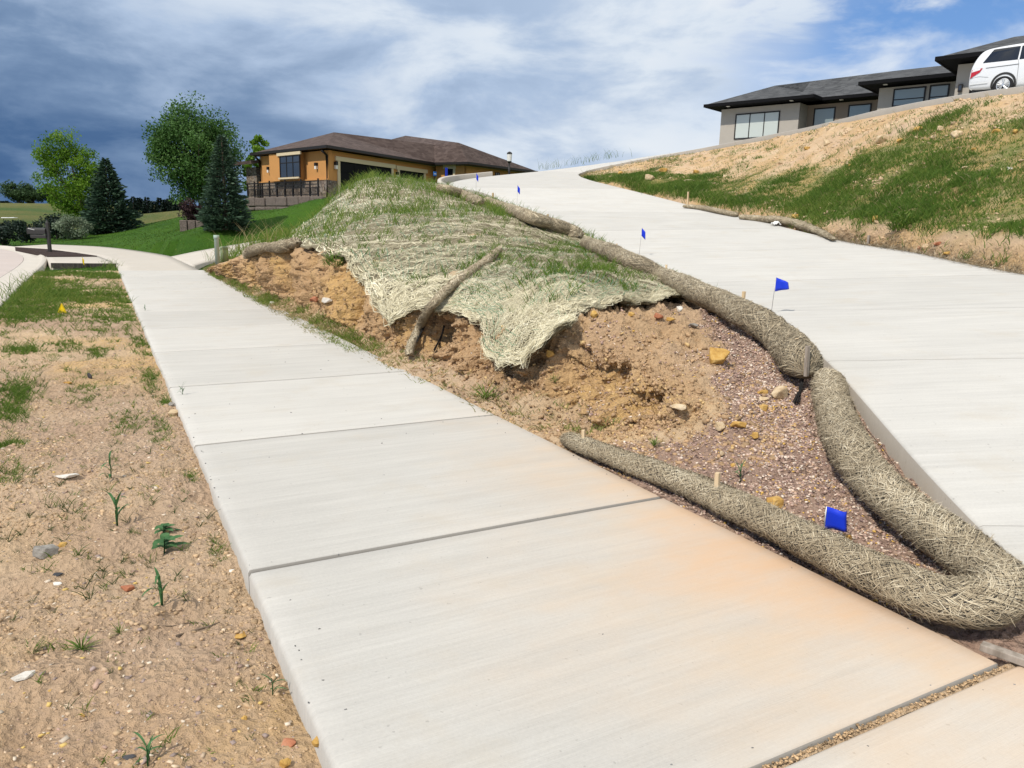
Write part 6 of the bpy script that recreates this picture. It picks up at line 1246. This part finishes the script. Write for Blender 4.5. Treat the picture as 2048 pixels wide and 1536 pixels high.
# low block planter behind the spruce
WP=Wall(gpt(420,42.)[:2],-np.array(R[:2,0])/np.linalg.norm(R[:2,0]),np.array([-.47,-.88]),(0,0,0)); z0=WP.px(400,453)[1]; z1=WP.px(400,440.5)[1]; dA=WP.px(424,447)[0]; dB=WP.px(358,447)[0]; bs=WP.pt(dA,z0); po=empty('planter_wall',tuple(bs)); WP.o=bs
for i in range(4): a=dA+(dB-dA)*i/4; c=dA+(dB-dA)*(i+1)/4; WP.part('block',M_block,po,a+.02,c-.02,z0-.3,z1-random.uniform(0,.03),-.35,random.uniform(0,.04),bevel=.04)
tag(po,'short rough block planter wall beside the full spruce','retaining wall')
# far board fence
fa=gpt(-30,150); fb=gpt(112,148); d=(fb-fa)[:2]; L=np.linalg.norm(d); d/=L; fz=PR(40,413,149)[2]; fo=empty('board_fence',tuple(fa)); WFn=Wall(fa[:2],d,np.array([d[1],-d[0]]),fa); n=int(L/.32)
bmesh_=WFn.box(MB(),0,.30,fz-1.6,fz,0,.05).mesh('board')
for i in range(n):
    bo=bpy.data.objects.new('board',bmesh_); COL.objects.link(bo); bo.parent=fo; bo.location=(d[0]*.32*i,d[1]*.32*i,random.uniform(-.04,.04)); 
bmesh_.materials.append(M_oldwood); tag(fo,'long weathered board fence on the far left skyline','fence')
# pale construction litter on the far field
b=gpt(20,95.); tp=empty('pipe_pile',tuple(b)); MB().tube([(-.7,0,.1),(.7,.3,.12)],.08,8).build('pipe',M_wh,tp,True); MB().tube([(-.5,.4,.08),(.4,.3,.16)],.07,8).build('pipe',M_wh,tp,True); tag(tp,'white pipes lying on the far field at the left edge','pipes')

# ================================================================ MAILBOX, PEDESTALS
b=PZ(100,503.5,.08); mbx=empty('mailbox',tuple(b)); H=PR(97,445,np.hypot(b[0],b[1]))[2]-b[2]
M_mail=mat('dark mailbox metal',color=(.035,.033,.031),rough=.45)
rt=np.array([R[0,0],R[1,0],0]); rt/=np.linalg.norm(rt); fw=np.array([-rt[1],rt[0],0]); AX=np.array([rt,fw,Zv])
MB().box((0,0,H*.5-.1),(.12,.12,H+.2),AX).build('post',M_mail,mbx,bevel=.01)
# box: arched profile along the picture's right direction
mbm=MB(); prof=[(-.13,0),(-.13,.16)]+[(.13*math.cos(t),.16+.10*math.sin(t)) for t in np.linspace(math.pi,0,9)[1:-1]]+[(.13,.16),(.13,0)]; V=[]
for xx in (-.80,-.06): V+=[rt*xx+fw*a+Zv*(H*.60+c) for a,c in prof]
k=len(prof); mbm.add(V,[tuple(range(k))[::-1],tuple(range(k,2*k))]+[(i,(i+1)%k,k+(i+1)%k,k+i) for i in range(k)]); bx=mbm.build('box',M_mail,mbx)
MB().box(rt*-.815+Zv*(H*.60+.12),(.02,.27,.27),AX).build('door',M_mail,bx); MB().box(rt*-.62-fw*.145+Zv*(H*.60+.20),(.28,.012,.03),np.array([rt*.97-Zv*.22,fw,Zv*.97+rt*.22])).build('signal_flag',mat('pale metal flag',color=(.45,.45,.44),rough=.5),bx)
MB().box(rt*-.38+Zv*(H*.60-.10),(.66,.22,.14),AX).build('newspaper_tube',M_mail,mbx,bevel=.02); MB().tube([tuple(Zv*(H+.0)),tuple(Zv*(H+.09))],[.05,.02],8).build('finial',M_mail,mbx)
tag(mbx,'dark metal mailbox on a post in the mulch bed','mailbox')
M_ped=mat('pale green pedestal',color=(.34,.43,.38),rough=.55); M_ped2=mat('olive green pedestal',color=(.20,.25,.14),rough=.6)
b=PR(435,516,26.6); pd=empty('utility_pedestal',tuple(b)); h=PR(433,470.5,26.6)[2]-b[2]; MB().tube([(0,0,-.2),(0,0,h-.06),(0,0,h-.05),(0,0,h)],[.075,.075,.085,.08],12).build('tube',M_ped,pd,True); MB().tube([(0,0,h-.12),(0,0,h+.004)],.088,12).build('cap',M_ped,pd,True); tag(pd,'tall slim pale green utility pedestal beside the neighbour drive','pedestal')
b=PR(449,513,26.9); pd=empty('utility_pedestal',tuple(b)); h=.32; MB().tube([(0,0,-.2),(0,0,h-.05),(0,0,h)],[.13,.125,.10],12).build('tube',M_ped2,pd,True); MB().tube([(0,0,h-.08),(0,0,h+.01)],[.135,.11],12).build('cap',M_ped2,pd,True); tag(pd,'short stubby olive green utility pedestal','pedestal')

# ================================================================ MINIVAN
M_paint=mat('silver white paint',color=(.70,.71,.72),rough=.25,spec=.6); b_=[n for n in M_paint.node_tree.nodes if n.type=='BSDF_PRINCIPLED'][0]; b_.inputs['Coat Weight'].default_value=.6; b_.inputs['Coat Roughness'].default_value=.05
M_tint=mat('tinted van glass',color=(.012,.013,.015),rough=.04,spec=.9); M_tyre=mat('tyre rubber',color=(.014,.014,.015),rough=.8); M_rim=mat('silver alloy',color=(.62,.63,.64),rough=.3,metal=.7); M_red=mat('red lamp lens',color=(.45,.01,.015),rough=.15,spec=.8); M_clear=mat('clear lamp lens',color=(.75,.74,.74),rough=.12,spec=.8); M_seam=mat('panel gap',color=(.03,.03,.03),rough=.7)
az=math.radians(59.35); vp=np.array([33.5*math.sin(az),33.5*math.cos(az)]); vu=np.array([.255,-.967]); vu/=np.linalg.norm(vu); vn=np.array([-.967,-.255]); 
hub_d,hub_z=PV(2007,169.4,vp,vu); gz_=hub_z-.33; van=empty('minivan',(vp[0],vp[1],gz_)); van.rotation_euler=(0,0,math.atan2(vu[1],vu[0])); tag(van,'silver white minivan parked at the hilltop garage, cut by the right edge','car')
# local frame: x forward (0 at rear wheel), y left, z up; the visible (right) flank is at y=0, the far flank at y=-? -> car body spans y 0..1.92 to the left
SX=[-1.17,-1.15,-1.09,-.93,-.74,-.30,.2,.9,1.8,2.5,2.95,3.35,3.8,4.02,4.06]
TOP=[.62,1.02,1.30,1.62,1.71,1.74,1.76,1.76,1.74,1.66,1.40,1.12,1.00,.86,.60]
BEL=[.60,.92,1.02,1.10,1.10,1.10,1.08,1.07,1.06,1.05,1.03,1.00,.93,.80,.58]
HWd=[.80,.88,.93,.96,.97,.975,.98,.98,.98,.97,.96,.94,.88,.78,.70]
RT_=[.70,.78,.76,.70,.70,.71,.72,.72,.71,.68,.72,.80,.76,.70,.66]
LOW=[.36,.30,.27,.25,.24,.22,.21,.20,.20,.20,.22,.22,.24,.28,.36]
V=[]; cy=.98
for x_,t_,be,hw,rt_,lo in zip(SX,TOP,BEL,HWd,RT_,LOW):
    half=[(hw*.86,lo),(hw*.97,lo+.07),(hw,lo+(be-lo)*.45),(hw*.985,be-.04),(hw*.955,be+.02),(rt_+(hw*.95-rt_)*.28,be+(t_-be)*.72),(rt_*.96,t_-.05),(rt_*.75,t_-.005)]
    ring=[(-a,b) for a,b in half]+[(0,t_+.012)]+[(a,b) for a,b in half[::-1]]
    V+=[(x_,cy+a,b) for a,b in ring]
m_=17; n_=len(SX); bmb=MB(); Fc=[(i*m_+j,(i+1)*m_+j,(i+1)*m_+(j+1)%m_,i*m_+(j+1)%m_) for i in range(n_-1) for j in range(m_)]; bmb.add(V,Fc+[tuple(range(m_)),tuple(range((n_-1)*m_,n_*m_))[::-1]])
body=bmb.build('body',M_paint,van,True); sb=body.modifiers.new('sub','SUBSURF'); sb.levels=2; sb.render_levels=2
def flank(x_,z_,out=.0):   # point on the visible flank
    be=np.interp(x_,SX,BEL); hw=np.interp(x_,SX,HWd); rt_=np.interp(x_,SX,RT_); t_=np.interp(x_,SX,TOP); lo=np.interp(x_,SX,LOW)
    zz=[lo,lo+.07,lo+(be-lo)*.45,be-.04,be+.02,be+(t_-be)*.72,t_-.05]; yy=[hw*.86,hw*.97,hw,hw*.985,hw*.955,rt_+(hw*.95-rt_)*.28,rt_*.96]
    return np.array([x_,cy-np.interp(z_,zz,yy)-out,z_])
def panel(name,pts,m,parent,out=.004,n=10):
    """patch on the flank from a bottom line pts[0]->pts[1] to a top line pts[3]->pts[2]"""
    P=[]
    for i in range(n+1):
        for j in range(n+1):
            f,g=i/n,j/n; q=(1-g)*((1-f)*np.array(pts[0])+f*np.array(pts[1]))+g*((1-f)*np.array(pts[3])+f*np.array(pts[2])); P.append(flank(q[0],q[1],out))
    return link(name,npmesh(name,np.array(P),F4=gridfaces(n+1,n+1),smooth=True),m,parent)
panel('rear_window',[(-.76,1.16),(.34,1.14),(.33,1.62),(-.50,1.62)],M_tint,van,.012); panel('sliding_door_window',[(.39,1.14),(1.55,1.12),(1.50,1.62),(.38,1.62)],M_tint,van,.012); panel('front_window',[(1.6,1.12),(2.75,1.10),(2.25,1.60),(1.56,1.62)],M_tint,van,.012)
tl=panel('tail_lamp',[(-1.11,.66),(-.80,.84),(-.72,.98),(-1.08,.96)],M_red,van,.014,8); panel('lens',[(-1.07,.87),(-.80,.925),(-.79,.975),(-1.05,.965)],M_clear,tl,.016,6)
def seam(name,pts,w_=.010):
    P=[flank(a,b,.006) for a,b in pts]; return MB().tube(np.array(P),w_*.5,5).build(name,M_seam,van)
seam('door_seam',[(.42,.30),(.41,.7),(.40,1.0),(.36,1.14)]); seam('door_seam',[(1.58,.28),(1.58,.7),(1.58,1.12)]); seam('slide_rail',[(-.62,.965),(-.2,.97),(.2,.975),(.40,.98)],.016); seam('bumper_seam',[(-1.1,.66),(-.8,.70),(-.5,.64)],.007)
panel('bumper_step',[(-1.10,.44),(-.50,.44),(-.50,.50),(-1.10,.50)],M_paint,van,.022,6)
def wheel(x_,y_):
    wz=MB(); 
    prof=[(.215,-.10),(.25,-.115),(.32,-.10),(.335,-.06),(.335,.06),(.32,.10),(.25,.115),(.215,.10)]; k=32; V=[];
    for j in range(k):
        a=2*math.pi*j/k; V+=[(x_+r_*math.cos(a),y_+w_,.33+r_*math.sin(a)) for r_,w_ in prof]
    q=len(prof); wz.add(V,[(j*q+i,((j+1)%k)*q+i,((j+1)%k)*q+(i+1)%q,j*q+(i+1)%q) for j in range(k) for i in range(q)]); w0=empty('wheel'); w0.parent=van
    wz.build('tyre',M_tyre,w0,True)
    rm=MB(); V=[]
    for j in range(k):
        a=2*math.pi*j/k; V+=[(x_+r_*math.cos(a),y_+w_,.33+r_*math.sin(a)) for r_,w_ in [(.218,-.10),(.205,-.108),(.19,-.10),(.19,.08)]]
    rm.add(V,[(j*4+i,((j+1)%k)*4+i,((j+1)%k)*4+i+1,j*4+i+1) for j in range(k) for i in range(3)])
    for j in range(5):
        for s_ in (-.13,.13):
            a=2*math.pi*j/5+.3+s_; b2=2*math.pi*j/5+.3+s_*1.9; p=np.array([x_+.05*math.cos(a),y_-.085,.33+.05*math.sin(a)]); e=np.array([x_+.2*math.cos(b2*.5+a*.5),y_-.098,.33+.2*math.sin(b2*.5+a*.5)]); rm.tube([p,(p+e)/2,e],[.016,.016,.020],6)
    rm.tube([(x_,y_-.10,.33),(x_,y_-.05,.33)],[.045,.055],14); rm.build('rim',M_rim,w0)
    MB().tube([(x_,y_-.04,.33),(x_,y_-.02,.33)],[.19,.19],24).build('brake_shadow_disc',M_seam,w0)
for x_ in (0.,2.98): wheel(x_,.115); wheel(x_,1.96-.115)
for x_ in (0.,2.98):
    mb=MB(); P=[]; k=20; V=[]
    for j in range(k+1):
        a=math.pi*(-.10+1.2*j/k); 
        for r_ in (.33,.405): z_=.35+r_*math.sin(a); q=flank(np.clip(x_+r_*math.cos(a),-1.1,4.),max(z_,.22),.006); q[0]=x_+r_*math.cos(a); q[2]=z_; V.append(q)
    mb.add(V,[(2*j,2*j+1,2*j+3,2*j+2) for j in range(k)]); mb.build('wheel_arch',M_seam,van)
MB().box((-.6,.98,.26),(.9,1.5,.14)).build('rear_underside',M_seam,van)
mr_=MB(); mr_.box((2.42,-.06,1.12),(.16,.20,.18)); mr_.build('wing_mirror',M_paint,van,bevel=.04)
